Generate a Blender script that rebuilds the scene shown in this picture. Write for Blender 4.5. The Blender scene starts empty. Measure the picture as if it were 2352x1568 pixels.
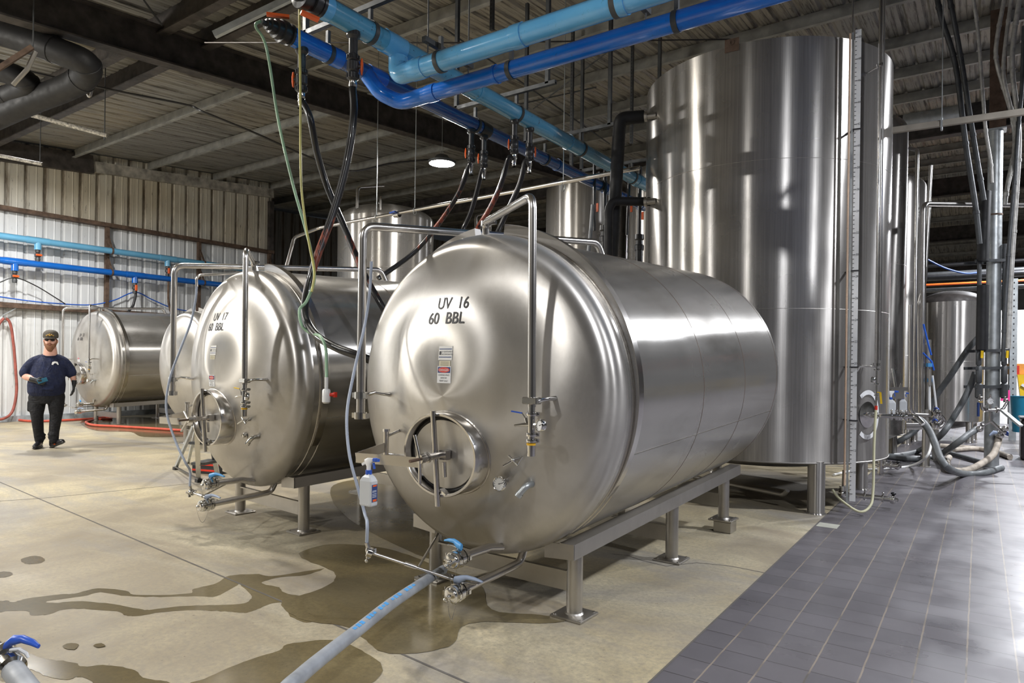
# Brewery cellar: horizontal and upright stainless tanks, blue header pipes, a walking man
WARM = (1, .95, .86); COOL = (.93, .95, 1); NEUT = (1, .98, .95)
EXPOSURE = -0.86
LIGHTS = [(-13.5, 1.2, 5.2, 700, NEUT), (-14.3, 5.0, 5.4, 500, NEUT), (-7.5, -1.5, 5.0, 420, NEUT), (-1.5, -2.5, 5.0, 340, NEUT), (2.2, 1.5, 5.0, 300, COOL), (5.2, 3.4, 4.6, 380, COOL), (2.6, 7.0, 5.2, 650, COOL),
          (2.6, 13, 5.4, 1000, COOL), (1.5, 20, 5.6, 1700, COOL), (-10, 18, 5.9, 130, NEUT), (-6.5, 3.2, 5.4, 300, WARM), (-1.5, 31, 6.6, 900, COOL)]
import bpy, bmesh, math, random
from mathutils import Vector, Matrix, Quaternion
random.seed(7)
scn = bpy.context.scene
col = scn.collection
PI = math.pi
V = Vector

# ------------------------------------------------------------------ camera (24 mm class wide angle, level, slight rise)
FPX = 1540.0; CX = 1176.0; CY = 835.0; CAMH = 1.42
HEAD = math.radians(34.9); ROLL = 0.013
fw = V((-math.sin(HEAD), math.cos(HEAD), 0)); r0 = V((math.cos(HEAD), math.sin(HEAD), 0)); u0 = V((0, 0, 1))
rt = r0*math.cos(ROLL) + u0*math.sin(ROLL); upv = -r0*math.sin(ROLL) + u0*math.cos(ROLL)
EYE = V((0, 0, CAMH))
cd = bpy.data.cameras.new('camera'); cam = bpy.data.objects.new('camera', cd); col.objects.link(cam)
cd.sensor_width = 36; cd.lens = FPX/2352*36; cd.shift_y = (CY-784)/2352; cd.clip_start = .05; cd.clip_end = 200
cam.matrix_world = Matrix(((rt.x, upv.x, -fw.x, 0), (rt.y, upv.y, -fw.y, 0), (rt.z, upv.z, -fw.z, CAMH), (0, 0, 0, 1)))
scn.camera = cam

def ray(x, y): return fw + rt*((x-CX)/FPX) + upv*((CY-y)/FPX)
def pt(x, y, z): return EYE + ray(x, y)*z                     # surveyed point at distance z
def onax(x, y, ax, val):
    r = ray(x, y); t = (val-EYE[ax])/r[ax]; return EYE + r*t
def fl(x, y, z=0.0): return onax(x, y, 2, z)

# ------------------------------------------------------------------ tagging
def tag(o, label=None, cat=None, group=None, kind=None):
    if label: o['label'] = label
    if cat: o['category'] = cat
    if group: o['group'] = group
    if kind: o['kind'] = kind
    return o
def thing(name, loc, label, cat, group=None, rz=0.0):
    o = bpy.data.objects.new(name, None); col.objects.link(o); o.empty_display_size = .1
    o.location = loc; o.rotation_euler = (0, 0, rz); tag(o, label, cat, group); return o
def children(o): return [c for c in bpy.data.objects if c.parent == o]
def copy_tree(o, parent=None):
    c = o.copy(); col.objects.link(c); c.parent = parent
    for ch in children(o): copy_tree(ch, c)
    return c

# ------------------------------------------------------------------ mesh builder
def smooth_path(pts, n=8):
    """Catmull-Rom through points"""
    P = [V(p) for p in pts]; P = [P[0]*2-P[1]] + P + [P[-1]*2-P[-2]]; out = []
    for i in range(1, len(P)-2):
        a, b, c, d = P[i-1], P[i], P[i+1], P[i+2]
        for k in range(n):
            t = k/n
            out.append(.5*((2*b) + (c-a)*t + (2*a-5*b+4*c-d)*t*t + (3*b-a-3*c+d)*t**3))
    out.append(P[-2]); return out
def fillet(pts, r, n=7):
    P = [V(p) for p in pts]; out = [P[0]]
    for i in range(1, len(P)-1):
        a, b, c = P[i-1], P[i], P[i+1]; d1 = (a-b); d2 = (c-b)
        ang = d1.angle(d2)
        if ang > 3.05: out.append(b); continue
        rr = min(r, .45*d1.length*math.tan(ang/2), .45*d2.length*math.tan(ang/2)); t = rr/math.tan(ang/2)
        p1 = b+d1.normalized()*t; p2 = b+d2.normalized()*t
        for k in range(n+1):
            s = k/n; out.append(p1*(1-s)**2 + b*2*s*(1-s) + p2*s*s)
    out.append(P[-1]); return out

class MB:
    def __init__(s): s.v = []; s.f = []; s.m = []; s.sm = []; s.mi = 0
    def add(s, vs, fs, smooth=False):
        b = len(s.v); s.v += [tuple(v) for v in vs]
        for f in fs: s.f.append([i+b for i in f]); s.m.append(s.mi); s.sm.append(smooth)
        return s
    def box(s, c, d, rz=0.0, M=None, bev=0.0):
        hx, hy, hz = d[0]/2, d[1]/2, d[2]/2; c = V(c)
        R = M if M is not None else Matrix.Rotation(rz, 3, 'Z')
        if bev > 0:
            b = min(bev, hx*.9, hy*.9, hz*.9); vs = []
            for z, k in ((-hz, b), (-hz+b, 0), (hz-b, 0), (hz, b)):
                X, Y = hx-k, hy-k; e = b*.6
                for (x, y) in ((-X+e, -Y), (X-e, -Y), (X, -Y+e), (X, Y-e), (X-e, Y), (-X+e, Y), (-X, Y-e), (-X, -Y+e)): vs.append(c+R@V((x, y, z)))
            fs = [list(range(7, -1, -1)), list(range(24, 32))]
            for l in range(3):
                for i in range(8): fs.append([l*8+i, l*8+(i+1) % 8, (l+1)*8+(i+1) % 8, (l+1)*8+i])
            return s.add(vs, fs)
        vs = [c+R@V((x, y, z)) for z in (-hz, hz) for (x, y) in ((-hx, -hy), (hx, -hy), (hx, hy), (-hx, hy))]
        return s.add(vs, [[3, 2, 1, 0], [4, 5, 6, 7], [0, 1, 5, 4], [1, 2, 6, 5], [2, 3, 7, 6], [3, 0, 4, 7]])
    def bar(s, a, b, w, h, up=(0, 0, 1)):
        a, b = V(a), V(b); d = (b-a); L = d.length; d.normalize(); x = d.cross(V(up))
        if x.length < 1e-4: x = d.cross(V((1, 0, 0)))
        x.normalize(); z = x.cross(d)
        return s.box((a+b)/2, (w, L, h), M=Matrix((x, d, z)).transposed())
    def tube(s, pts, r, seg=10, caps=True, closed=False):
        P = [V(p) for p in pts]; n = len(P); rs = r if isinstance(r, (list, tuple)) else [r]*n
        T = []
        for i in range(n):
            if closed: d = P[(i+1) % n]-P[i-1]
            else: d = P[min(i+1, n-1)]-P[max(i-1, 0)]
            T.append(d.normalized() if d.length > 1e-9 else V((0, 0, 1)))
        x = T[0].orthogonal().normalized(); vs = []
        for i in range(n):
            x = (x-T[i]*x.dot(T[i]))
            x = x.normalized() if x.length > 1e-6 else T[i].orthogonal().normalized()
            y = T[i].cross(x)
            for k in range(seg):
                a = 2*PI*k/seg; vs.append(P[i]+(x*math.cos(a)+y*math.sin(a))*rs[i])
        fs = []
        for i in range(n if closed else n-1):
            j = (i+1) % n
            for k in range(seg): fs.append([i*seg+k, i*seg+(k+1) % seg, j*seg+(k+1) % seg, j*seg+k])
        s.add(vs, fs, True)
        if caps and not closed:
            s.add([vs[k] for k in range(seg)], [list(range(seg-1, -1, -1))]); s.add([vs[(n-1)*seg+k] for k in range(seg)], [list(range(seg))])
        return s
    def cyl(s, a, b, r, seg=16, r2=None):
        r2 = r if r2 is None else r2
        return s.tube([a, b], [r, r2], seg)
    def lathe(s, prof, o=(0, 0, 0), ax=(0, 0, 1), seg=32, a0=0.0, a1=2*PI, ref=None, smooth=True, close=False):
        """prof: (radius, height) list along ax"""
        o = V(o); ax = V(ax).normalized()
        x = V(ref) if ref is not None else (V((1, 0, 0)) if abs(ax.x) < .9 else V((0, 1, 0)))
        x = (x-ax*x.dot(ax)).normalized(); y = ax.cross(x)
        full = abs(a1-a0-2*PI) < 1e-6; n = seg if full else seg+1; vs = []
        for (r, h) in prof:
            for k in range(n):
                a = a0+(a1-a0)*k/seg; vs.append(o+ax*h+(x*math.cos(a)+y*math.sin(a))*r)
        fs = []; m = len(prof)
        for i in range(m if close else m-1):
            j = (i+1) % m
            for k in range(seg):
                k2 = (k+1) % n if full else k+1
                fs.append([i*n+k, i*n+k2, j*n+k2, j*n+k])
        return s.add(vs, fs, smooth)
    def sphere(s, c, r, seg=16, rings=10, M=None):
        c = V(c); rx, ry, rz = r if isinstance(r, (tuple, list)) else (r, r, r); vs = []; fs = []
        for i in range(rings+1):
            t = PI*i/rings
            for k in range(seg):
                a = 2*PI*k/seg; p = V((rx*math.sin(t)*math.cos(a), ry*math.sin(t)*math.sin(a), rz*math.cos(t)))
                vs.append(c+(M@p if M is not None else p))
        for i in range(rings):
            for k in range(seg): fs.append([i*seg+k, (i+1)*seg+k, (i+1)*seg+(k+1) % seg, i*seg+(k+1) % seg])
        return s.add(vs, fs, True)
    def loft(s, rings, seg=20, caps=True):
        """rings: (centre, rx, ry, xdir, ydir)"""
        vs = []
        for (c, rx, ry, x, y) in rings:
            c = V(c); x = V(x); y = V(y)
            for k in range(seg):
                a = 2*PI*k/seg; vs.append(c+x*(rx*math.cos(a))+y*(ry*math.sin(a)))
        fs = []; n = len(rings)
        for i in range(n-1):
            for k in range(seg): fs.append([i*seg+k, i*seg+(k+1) % seg, (i+1)*seg+(k+1) % seg, (i+1)*seg+k])
        if caps: fs.append(list(range(seg-1, -1, -1))); fs.append([(n-1)*seg+k for k in range(seg)])
        return s.add(vs, fs, True)
    def prism(s, poly, n, th):
        """poly: 3D points of a planar outline, thickness th along n"""
        n = V(n).normalized(); P = [V(p) for p in poly]; m = len(P)
        vs = P+[p+n*th for p in P]
        return s.add(vs, [list(range(m-1, -1, -1)), list(range(m, 2*m))]+[[i, (i+1) % m, m+(i+1) % m, m+i] for i in range(m)])
    def build(s, name, mat, parent=None, world=None):
        """world: origin to subtract when vertices are given in world coordinates"""
        me = bpy.data.meshes.new(name)
        vs = s.v
        if world is not None:
            if isinstance(world, Matrix): vs = [tuple(world @ V(v)) for v in vs]
            else: w = V(world); vs = [tuple(V(v)-w) for v in vs]
        me.from_pydata(vs, [], s.f)
        mats = mat if isinstance(mat, (list, tuple)) else [mat]
        for m in mats: me.materials.append(m)
        me.polygons.foreach_set('material_index', s.m); me.polygons.foreach_set('use_smooth', s.sm)
        me.update()
        if any(s.sm): me.set_sharp_from_angle(angle=math.radians(38))
        o = bpy.data.objects.new(name, me); col.objects.link(o); o.parent = parent; return o
def solo(mb, name, mat, label, cat, group=None, origin=None):
    """a thing that is one mesh, its origin at the given base point"""
    if origin is None:
        xs = [v[0] for v in mb.v]; ys = [v[1] for v in mb.v]; zs = [v[2] for v in mb.v]
        origin = ((min(xs)+max(xs))/2, (min(ys)+max(ys))/2, min(zs))
    o = mb.build(name, mat, None, world=origin); o.location = origin; return tag(o, label, cat, group)
def struct(mb, name, mat): return tag(mb.build(name, mat), kind='structure')

# ------------------------------------------------------------------ materials
def nm(name):
    m = bpy.data.materials.new(name); m.use_nodes = True; nt = m.node_tree
    return m, nt, nt.nodes['Principled BSDF']
def N(nt, t, **k):
    n = nt.nodes.new(t)
    for a, b in k.items(): setattr(n, a, b)
    return n
def L(nt, a, b): nt.links.new(a, b)
def ramp(nt, fac, stops):
    r = N(nt, 'ShaderNodeValToRGB'); e = r.color_ramp.elements
    while len(e) < len(stops): e.new(.5)
    for i, (p, c) in enumerate(stops):
        e[i].position = p; e[i].color = (c[0], c[1], c[2], 1) if isinstance(c, (tuple, list)) else (c, c, c, 1)
    L(nt, fac, r.inputs[0]); return r.outputs[0]
def noise(nt, scale, detail=4, rough=.55, vec=None, mapscale=None, dist=0.0, coord='Object'):
    tc = N(nt, 'ShaderNodeTexCoord'); src = tc.outputs[coord] if vec is None else vec
    if mapscale:
        mp = N(nt, 'ShaderNodeMapping'); mp.inputs['Scale'].default_value = mapscale; L(nt, src, mp.inputs['Vector']); src = mp.outputs[0]
    n = N(nt, 'ShaderNodeTexNoise'); n.inputs['Scale'].default_value = scale; n.inputs['Detail'].default_value = detail
    n.inputs['Roughness'].default_value = rough; n.inputs['Distortion'].default_value = dist
    L(nt, src, n.inputs['Vector']); return n.outputs[0]
def mixc(nt, f, a, b, mode='MIX'):
    m = N(nt, 'ShaderNodeMix'); m.data_type = 'RGBA'; m.blend_type = mode
    for i, x in ((0, f), (6, a), (7, b)):
        if isinstance(x, (int, float)): m.inputs[i].default_value = x
        elif isinstance(x, (tuple, list)): m.inputs[i].default_value = (*x[:3], 1)
        else: L(nt, x, m.inputs[i])
    return m.outputs[2]
def math_(nt, op, a, b=0.0):
    m = N(nt, 'ShaderNodeMath'); m.operation = op
    for i, x in ((0, a), (1, b)):
        if isinstance(x, (int, float)): m.inputs[i].default_value = x
        else: L(nt, x, m.inputs[i])
    return m.outputs[0]
def bump(nt, bs, h, s=.2, d=.01):
    b = N(nt, 'ShaderNodeBump'); b.inputs['Strength'].default_value = s; b.inputs['Distance'].default_value = d
    L(nt, h, b.inputs['Height']); L(nt, b.outputs[0], bs.inputs['Normal'])
def plain(name, c, rough=.5, metal=0.0, var=.12, sc=6.0, spec=None, coat=0.0, trans=0.0, bmp=0.0):
    m, nt, bs = nm(name)
    n = noise(nt, sc, 5); lo = tuple(x*(1-var) for x in c); hi = tuple(min(1, x*(1+var)) for x in c)
    L(nt, ramp(nt, n, [(.3, lo), (.7, hi)]), bs.inputs['Base Color'])
    bs.inputs['Metallic'].default_value = metal
    L(nt, ramp(nt, noise(nt, sc*2.3, 4), [(.3, max(.02, rough*.85)), (.7, min(1, rough*1.15))]), bs.inputs['Roughness'])
    if coat: bs.inputs['Coat Weight'].default_value = coat; bs.inputs['Coat Roughness'].default_value = .1
    if trans: bs.inputs['Transmission Weight'].default_value = trans; bs.inputs['IOR'].default_value = 1.3
    if bmp: bump(nt, bs, noise(nt, sc*5, 4), bmp, .003)
    return m
def steel(name, c=(.62, .6, .575), rough=.3, aniso=.0, axis='Z', streak=None, grime=0.0, rot=0.0, bmp=.02):
    m, nt, bs = nm(name)
    ms = streak or (1, 1, 1)
    n1 = noise(nt, 3.0, 6, .6, mapscale=ms); n2 = noise(nt, 1.2, 3)
    c1 = mixc(nt, ramp(nt, n1, [(.3, 0), (.75, 1)]), tuple(x*.86 for x in c), tuple(min(1, x*1.08) for x in c))
    if axis == 'Z' and aniso:      # vertical polishing grain
        c1 = mixc(nt, ramp(nt, noise(nt, 9, 5, .8, mapscale=(ms[0], ms[1], .08)), [(.38, .45), (.62, 0)]), c1, tuple(x*.45 for x in c))
    if grime:
        g = noise(nt, 2.2, 7, .7, mapscale=(ms[0]*1.0, ms[1]*1.0, ms[2]*.6))
        c1 = mixc(nt, ramp(nt, g, [(.50, 0), (.70, grime)]), c1, (.15, .13, .105))
    L(nt, c1, bs.inputs['Base Color']); bs.inputs['Metallic'].default_value = .80 if aniso else 1.0
    L(nt, ramp(nt, n2, [(.3, rough*.85), (.7, rough*1.2)]), bs.inputs['Roughness'])
    if aniso:
        bs.inputs['Anisotropic'].default_value = aniso; bs.inputs['Anisotropic Rotation'].default_value = rot
        tg = N(nt, 'ShaderNodeTangent'); tg.direction_type = 'RADIAL'; tg.axis = axis; L(nt, tg.outputs[0], bs.inputs['Tangent'])
    if bmp:
        bump(nt, bs, noise(nt, 40, 3, .5, mapscale=ms), bmp, .004)
    return m
def emit(name, c, s):
    m, nt, bs = nm(name); bs.inputs['Emission Color'].default_value = (*c, 1); bs.inputs['Emission Strength'].default_value = s
    bs.inputs['Base Color'].default_value = (*c, 1); return m
# ------------------------------------------------------------------ material library
M = {}
M['head'] = steel('steel_head', (.56, .54, .51), .33, .85, 'Y', None, .25, 0.0)
M['shell'] = steel('steel_shell', (.55, .535, .51), .25, .93, 'Y', (1, .22, 1), .55, .25)
M['tall'] = steel('steel_tall', (.50, .48, .455), .27, .95, 'Z', (7, 7, .2), .25, .25)
M['tube'] = steel('steel_tube', (.68, .66, .64), .22, 0)
M['polish'] = steel('steel_polished', (.78, .77, .75), .11, 0, bmp=0)
M['frame'] = steel('steel_frame', (.50, .48, .45), .38, 0, grime=.2)
M['weld'] = steel('weld_bead', (.55, .52, .48), .35, 0, grime=.5, bmp=.6)
M['greyhose_dull'] = plain('dull_grey_hose', (.15, .16, .165), .5, 0, .25, 12)
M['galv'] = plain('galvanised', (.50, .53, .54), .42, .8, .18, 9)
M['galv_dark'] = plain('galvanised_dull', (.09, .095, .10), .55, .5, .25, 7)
M['rust'] = plain('rusty_steel', (.13, .085, .06), .75, .2, .5, 8)
M['beam'] = plain('dark_painted_beam', (.055, .048, .045), .6, 0, .6, 5)
M['purlin'] = plain('grey_purlin', (.36, .36, .34), .55, .2, .3, 4)
M['black'] = plain('black_rubber', (.02, .02, .022), .35, 0, .3, 8)
M['blackp'] = plain('black_plastic', (.028, .029, .033), .32, 0, .3, 8)
M['pipe_blk'] = plain('black_insulation', (.008, .008, .010), .6, 0, .3, 5)
M['orange'] = plain('orange_plastic', (.85, .13, .02), .4, 0, .1)
M['redp'] = plain('red_plastic', (.7, .04, .02), .4, 0, .1)
M['yellow'] = plain('yellow_paint', (.85, .55, .02), .4, 0, .1)
M['ylabel'] = plain('amber_gasket', (.75, .42, .02), .45, 0, .1)
M['blueh'] = plain('blue_handle', (.03, .10, .5), .35, 0, .1)
M['lblueh'] = plain('sky_blue_handle', (.09, .36, .75), .35, 0, .15)
M['greyh'] = plain('faded_blue_grey_handle', (.30, .36, .48), .45, 0, .2)
M['white'] = plain('white_plastic', (.82, .83, .84), .3, 0, .05)
M['whitep'] = plain('white_paint', (.78, .78, .76), .5, 0, .08)
M['cream'] = plain('cream_label', (.75, .70, .52), .5, 0, .06)
M['ink'] = plain('black_lettering', (.02, .02, .025), .45, 0, .1)
M['navy'] = plain('navy_print', (.03, .06, .2), .45, 0, .1)
M['red'] = plain('red_print', (.65, .05, .03), .45, 0, .1)
M['dial'] = plain('dial_face', (.85, .86, .86), .3, 0, .03)
M['grout'] = plain('grout', (.12, .11, .10), .8)
M['greyhose'] = plain('grey_hose', (.30, .32, .35), .5, 0, .18, 12)
M['beige_hose'] = plain('beige_hose', (.40, .35, .29), .7, 0, .35, 14)
M['redhose'] = plain('red_hose', (.62, .10, .06), .45, 0, .2, 10)
M['darkred'] = plain('dull_red_hose', (.33, .09, .07), .5, 0, .25, 10)
M['green_hose'] = plain('pale_green_hose', (.28, .45, .30), .35, 0, .25, 5)
M['ygreen'] = plain('yellow_green_hose', (.50, .47, .14), .35, 0, .3, 5)
M['clear_hose'] = plain('milky_blue_tubing', (.60, .68, .84), .25, 0, .1, 5, trans=.35)
M['amber_hose'] = plain('amber_tubing', (.72, .52, .38), .3, 0, .15, 5, trans=.2)
M['yhose'] = plain('pale_yellow_hose', (.78, .76, .52), .35, 0, .08, 5)
M['bluecable'] = plain('blue_cable', (.02, .12, .6), .4, 0, .1)
M['conduit'] = plain('dirty_pale_conduit', (.52, .51, .48), .45, .2, .3, 14)
M['bottle'] = plain('translucent_bottle', (.80, .83, .86), .25, 0, .03, 5, trans=.3)
M['bindark'] = plain('dark_bin_plastic', (.02, .017, .018), .3)
M['cloth_navy'] = plain('navy_cotton', (.006, .011, .042), .9, 0, .3, 14, bmp=.0)
M['cloth_black'] = plain('black_work_trousers', (.004, .0045, .007), .85, 0, .4, 16, bmp=.0)
for k_ in ('cloth_navy', 'cloth_black'):
    nt_ = M[k_].node_tree; bump(nt_, nt_.nodes['Principled BSDF'], noise(nt_, 4.5, 4, .55, mapscale=(1, 1, 2.2 if k_ == 'cloth_black' else .8), dist=1.2), 1.0, .035)
M['skin'] = plain('skin', (.62, .34, .26), .5, 0, .12, 14)
M['beard'] = plain('brown_beard', (.20, .09, .045), .8, 0, .4, 40, bmp=.6)
M['cap'] = plain('olive_brown_cap', (.075, .065, .05), .8, 0, .25, 20)
M['glove'] = plain('black_nitrile', (.012, .013, .016), .4, 0, .2)
M['boot'] = plain('black_boot', (.015, .015, .018), .35, 0, .3)
M['glass'] = plain('spectacle_lens', (.06, .05, .05), .08, 0, .05, trans=.25)
M['phone'] = plain('teal_phone_case', (.01, .11, .2), .35)

def blue_pipe(name, c, c2, dirt):
    m, nt, bs = nm(name)
    n = noise(nt, 3, 4); sp = noise(nt, 26, 6, .75); lg = noise(nt, 2.0, 6, .7)
    a = mixc(nt, ramp(nt, n, [(.35, 0), (.7, 1)]), c, c2)
    a = mixc(nt, ramp(nt, sp, [(.60, 0), (.66, dirt)]), a, (.02, .018, .015))
    ge = N(nt, 'ShaderNodeNewGeometry'); sx = N(nt, 'ShaderNodeSeparateXYZ'); L(nt, ge.outputs['Normal'], sx.inputs[0])
    up = ramp(nt, sx.outputs[2], [(.30, 0), (.75, 1)])          # soot settles on the upward side of a pipe
    d = math_(nt, 'MULTIPLY', up, ramp(nt, lg, [(.35, .25), (.6, .95)]))
    a = mixc(nt, math_(nt, 'MULTIPLY', d, min(1, dirt+.25)), a, (.018, .016, .014))
    L(nt, a, bs.inputs['Base Color']); bs.inputs['Roughness'].default_value = .22; bs.inputs['Coat Weight'].default_value = .8; bs.inputs['Coat Roughness'].default_value = .06
    bump(nt, bs, lg, .15, .01); return m
M['lblue'] = blue_pipe('light_blue_pvc', (.13, .50, .95), (.18, .58, 1.0), .3)
M['lblue_d'] = blue_pipe('light_blue_pvc_dirty', (.09, .38, .64), (.13, .44, .72), .95)
M['dblue'] = blue_pipe('royal_blue_pvc', (.004, .19, .85), (.008, .24, .92), .25)
M['dblue_d'] = blue_pipe('royal_blue_pvc_dirty', (.006, .09, .36), (.007, .12, .44), .85)
M['wlblue'] = blue_pipe('wall_light_blue_pvc', (.14, .42, .66), (.17, .46, .70), .05)
M['wdblue'] = blue_pipe('wall_royal_blue_pvc', (.005, .13, .56), (.01, .16, .62), .05)

# concrete
def concrete(name, wet=False):
    m, nt, bs = nm(name)
    tc = N(nt, 'ShaderNodeTexCoord').outputs['Object']
    def nz(s, d, r, ms=None, di=0): return noise(nt, s, d, r, vec=tc, mapscale=ms, dist=di)
    a = mixc(nt, ramp(nt, nz(.35, 5, .6, None, .6), [(.35, 0), (.65, 1)]), (.60, .51, .31), (.34, .285, .21))
    a = mixc(nt, ramp(nt, nz(1.1, 6, .65, (1, .45, 1), .8), [(.42, 0), (.68, .85)]), a, (.25, .205, .145))
    a = mixc(nt, ramp(nt, nz(.9, 5, .6, (.4, 1.2, 1), .5), [(.48, 0), (.68, .8)]), a, (.64, .575, .41))
    a = mixc(nt, ramp(nt, nz(.5, 6, .7, (.35, 1, 1), 1.5), [(.48, 0), (.60, .65)]), a, (.27, .26, .26))
    a = mixc(nt, ramp(nt, nz(34, 7, .75), [(.38, .55), (.62, 0)]), a, (.24, .22, .18))
    a = mixc(nt, ramp(nt, nz(45, 4, .6), [(.66, 0), (.70, .7)]), a, (.12, .10, .08))
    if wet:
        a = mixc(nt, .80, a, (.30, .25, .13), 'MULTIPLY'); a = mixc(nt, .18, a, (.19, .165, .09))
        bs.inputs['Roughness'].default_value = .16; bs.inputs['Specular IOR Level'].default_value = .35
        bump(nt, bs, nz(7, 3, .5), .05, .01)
    else:
        L(nt, ramp(nt, nz(1.3, 5, .6), [(.35, .42), (.7, .68)]), bs.inputs['Roughness']); bump(nt, bs, nz(30, 5, .6), .12, .004)
    L(nt, a, bs.inputs['Base Color']); return m
M['concrete'] = concrete('concrete_floor'); M['wet'] = concrete('wet_concrete', True)

def tilemat():
    m, nt, bs = nm('quarry_tile')
    tc = N(nt, 'ShaderNodeTexCoord').outputs['Object']; sx = N(nt, 'ShaderNodeSeparateXYZ')
    wob = N(nt, 'ShaderNodeVectorMath'); wob.operation = 'ADD'; nn = N(nt, 'ShaderNodeTexNoise'); nn.inputs['Scale'].default_value = 9; L(nt, tc, nn.inputs['Vector'])
    sc = N(nt, 'ShaderNodeVectorMath'); sc.operation = 'SCALE'; sc.inputs['Scale'].default_value = .006; L(nt, nn.outputs['Color'], sc.inputs[0]); L(nt, tc, wob.inputs[0]); L(nt, sc.outputs[0], wob.inputs[1]); L(nt, wob.outputs[0], sx.inputs[0])
    def line(o, off, hw):      # distance to the nearest joint, as a mask
        f = math_(nt, 'FRACT', math_(nt, 'ADD', math_(nt, 'MULTIPLY', o, 5.0), off)); d = math_(nt, 'ABSOLUTE', math_(nt, 'SUBTRACT', f, .5))
        return math_(nt, 'GREATER_THAN', d, .5-hw)
    lx = line(sx.outputs[0], 6.17, .020); ly = line(sx.outputs[1], .09, .011)
    cell = N(nt, 'ShaderNodeTexWhiteNoise'); cell.noise_dimensions = '2D'; fl_ = N(nt, 'ShaderNodeVectorMath'); fl_.operation = 'FLOOR'; mp = N(nt, 'ShaderNodeMapping'); mp.inputs['Scale'].default_value = (5, 5, 5); mp.inputs['Location'].default_value = (6.17-.5+.5, .09, 0)
    L(nt, tc, mp.inputs['Vector']); L(nt, mp.outputs[0], fl_.inputs[0]); L(nt, fl_.outputs[0], cell.inputs['Vector'])
    a = mixc(nt, cell.outputs[0], (.100, .095, .106), (.128, .120, .132))
    a = mixc(nt, ramp(nt, noise(nt, 1.0, 5, .6, vec=tc), [(.35, 0), (.7, .5)]), a, (.17, .16, .175))
    a = mixc(nt, ramp(nt, noise(nt, 5, 6, .7, vec=tc), [(.62, 0), (.8, .22)]), a, (.34, .32, .31))
    g1 = mixc(nt, ramp(nt, noise(nt, 2.2, 4, .6, vec=tc), [(.32, 0), (.5, 1)]), (.10, .09, .08), (.26, .22, .18))
    a = mixc(nt, ly, a, (.035, .03, .03)); a = mixc(nt, lx, a, g1)
    L(nt, a, bs.inputs['Base Color'])
    L(nt, ramp(nt, noise(nt, 2.0, 4, vec=tc), [(.35, .26), (.65, .46)]), bs.inputs['Roughness'])
    b = N(nt, 'ShaderNodeBump'); b.inputs['Strength'].default_value = .5; b.inputs['Distance'].default_value = .004; b.invert = True
    L(nt, math_(nt, 'MAXIMUM', lx, ly), b.inputs['Height']); L(nt, b.outputs[0], bs.inputs['Normal']); return m
M['tile'] = tilemat()

def panel(name, base, dark, axis_scale, amount, yell=0.0, lo=.50, rib=0.0):
    """painted corrugated sheet with dirt running along the ribs"""
    m, nt, bs = nm(name); tc = N(nt, 'ShaderNodeTexCoord').outputs['Object']
    st = noise(nt, 3.0, 7, .7, vec=tc, mapscale=axis_scale); fine = noise(nt, 16, 6, .75, vec=tc, mapscale=tuple(min(1, a*1.5) for a in axis_scale))
    big = noise(nt, .35, 4, .6, vec=tc); a = base
    if yell: a = mixc(nt, ramp(nt, big, [(.42, 0), (.62, yell)]), base, (.58, .46, .26))
    a = mixc(nt, ramp(nt, st, [(lo, 0), (lo+.16, amount)]), a, dark)
    a = mixc(nt, ramp(nt, fine, [(.60, 0), (.70, amount)]), a, dark)
    if rib:     # dark brown bands along the rib recesses, broken up by noise
        sx = N(nt, 'ShaderNodeSeparateXYZ'); L(nt, tc, sx.inputs[0]); f = math_(nt, 'FRACT', math_(nt, 'DIVIDE', math_(nt, 'ADD', sx.outputs[1], 12.0), .37))
        band = ramp(nt, f, [(.0, .55), (.06, 0), (.66, 0), (.76, .7), (.90, .9), (1, .6)]); nz = ramp(nt, noise(nt, 2.0, 6, .7, vec=tc, mapscale=(1, 3, .5)), [(.35, .15), (.6, 1)])
        a = mixc(nt, math_(nt, 'MULTIPLY', math_(nt, 'MULTIPLY', band, nz), rib), a, (.10, .065, .035))
    L(nt, a, bs.inputs['Base Color']); bs.inputs['Roughness'].default_value = .5; bs.inputs['Metallic'].default_value = .1
    return m
M['roof'] = panel('roof_sheet', (.34, .34, .325), (.06, .052, .045), (7, .35, 1), .9, .25, .49)
M['wall_low'] = panel('wall_sheet_low', (.78, .80, .81), (.30, .30, .29), (1, 6, .15), .6, 0, .58, rib=.25)
M['wall_high'] = panel('wall_sheet_high', (.76, .73, .64), (.09, .07, .045), (1, 6, .12), .92, .4, .56, rib=1.0)
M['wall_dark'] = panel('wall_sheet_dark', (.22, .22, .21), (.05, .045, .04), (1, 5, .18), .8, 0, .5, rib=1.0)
M['plainwall'] = plain('dim_wall', (.22, .22, .215), .7, 0, .4, 1.0)

# ------------------------------------------------------------------ room shell
WX = -17.6; YC = 12.4; TX = -1.20; YR = 27.0
def roofz(y): return 5.72 + .086*y if y < YR else 5.72+.086*YR - .086*(y-YR)
g = MB(); g.add([(WX-4, -12, 0), (TX, -12, 0), (TX, 46, 0), (WX-4, 46, 0)], [[0, 1, 2, 3]]); struct(g, 'floor', M['concrete'])
g = MB(); g.add([(TX, -12, 0), (14, -12, 0), (14, 46, 0), (TX, 46, 0)], [[0, 1, 2, 3]]); struct(g, 'floor_tile', M['tile'])
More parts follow.
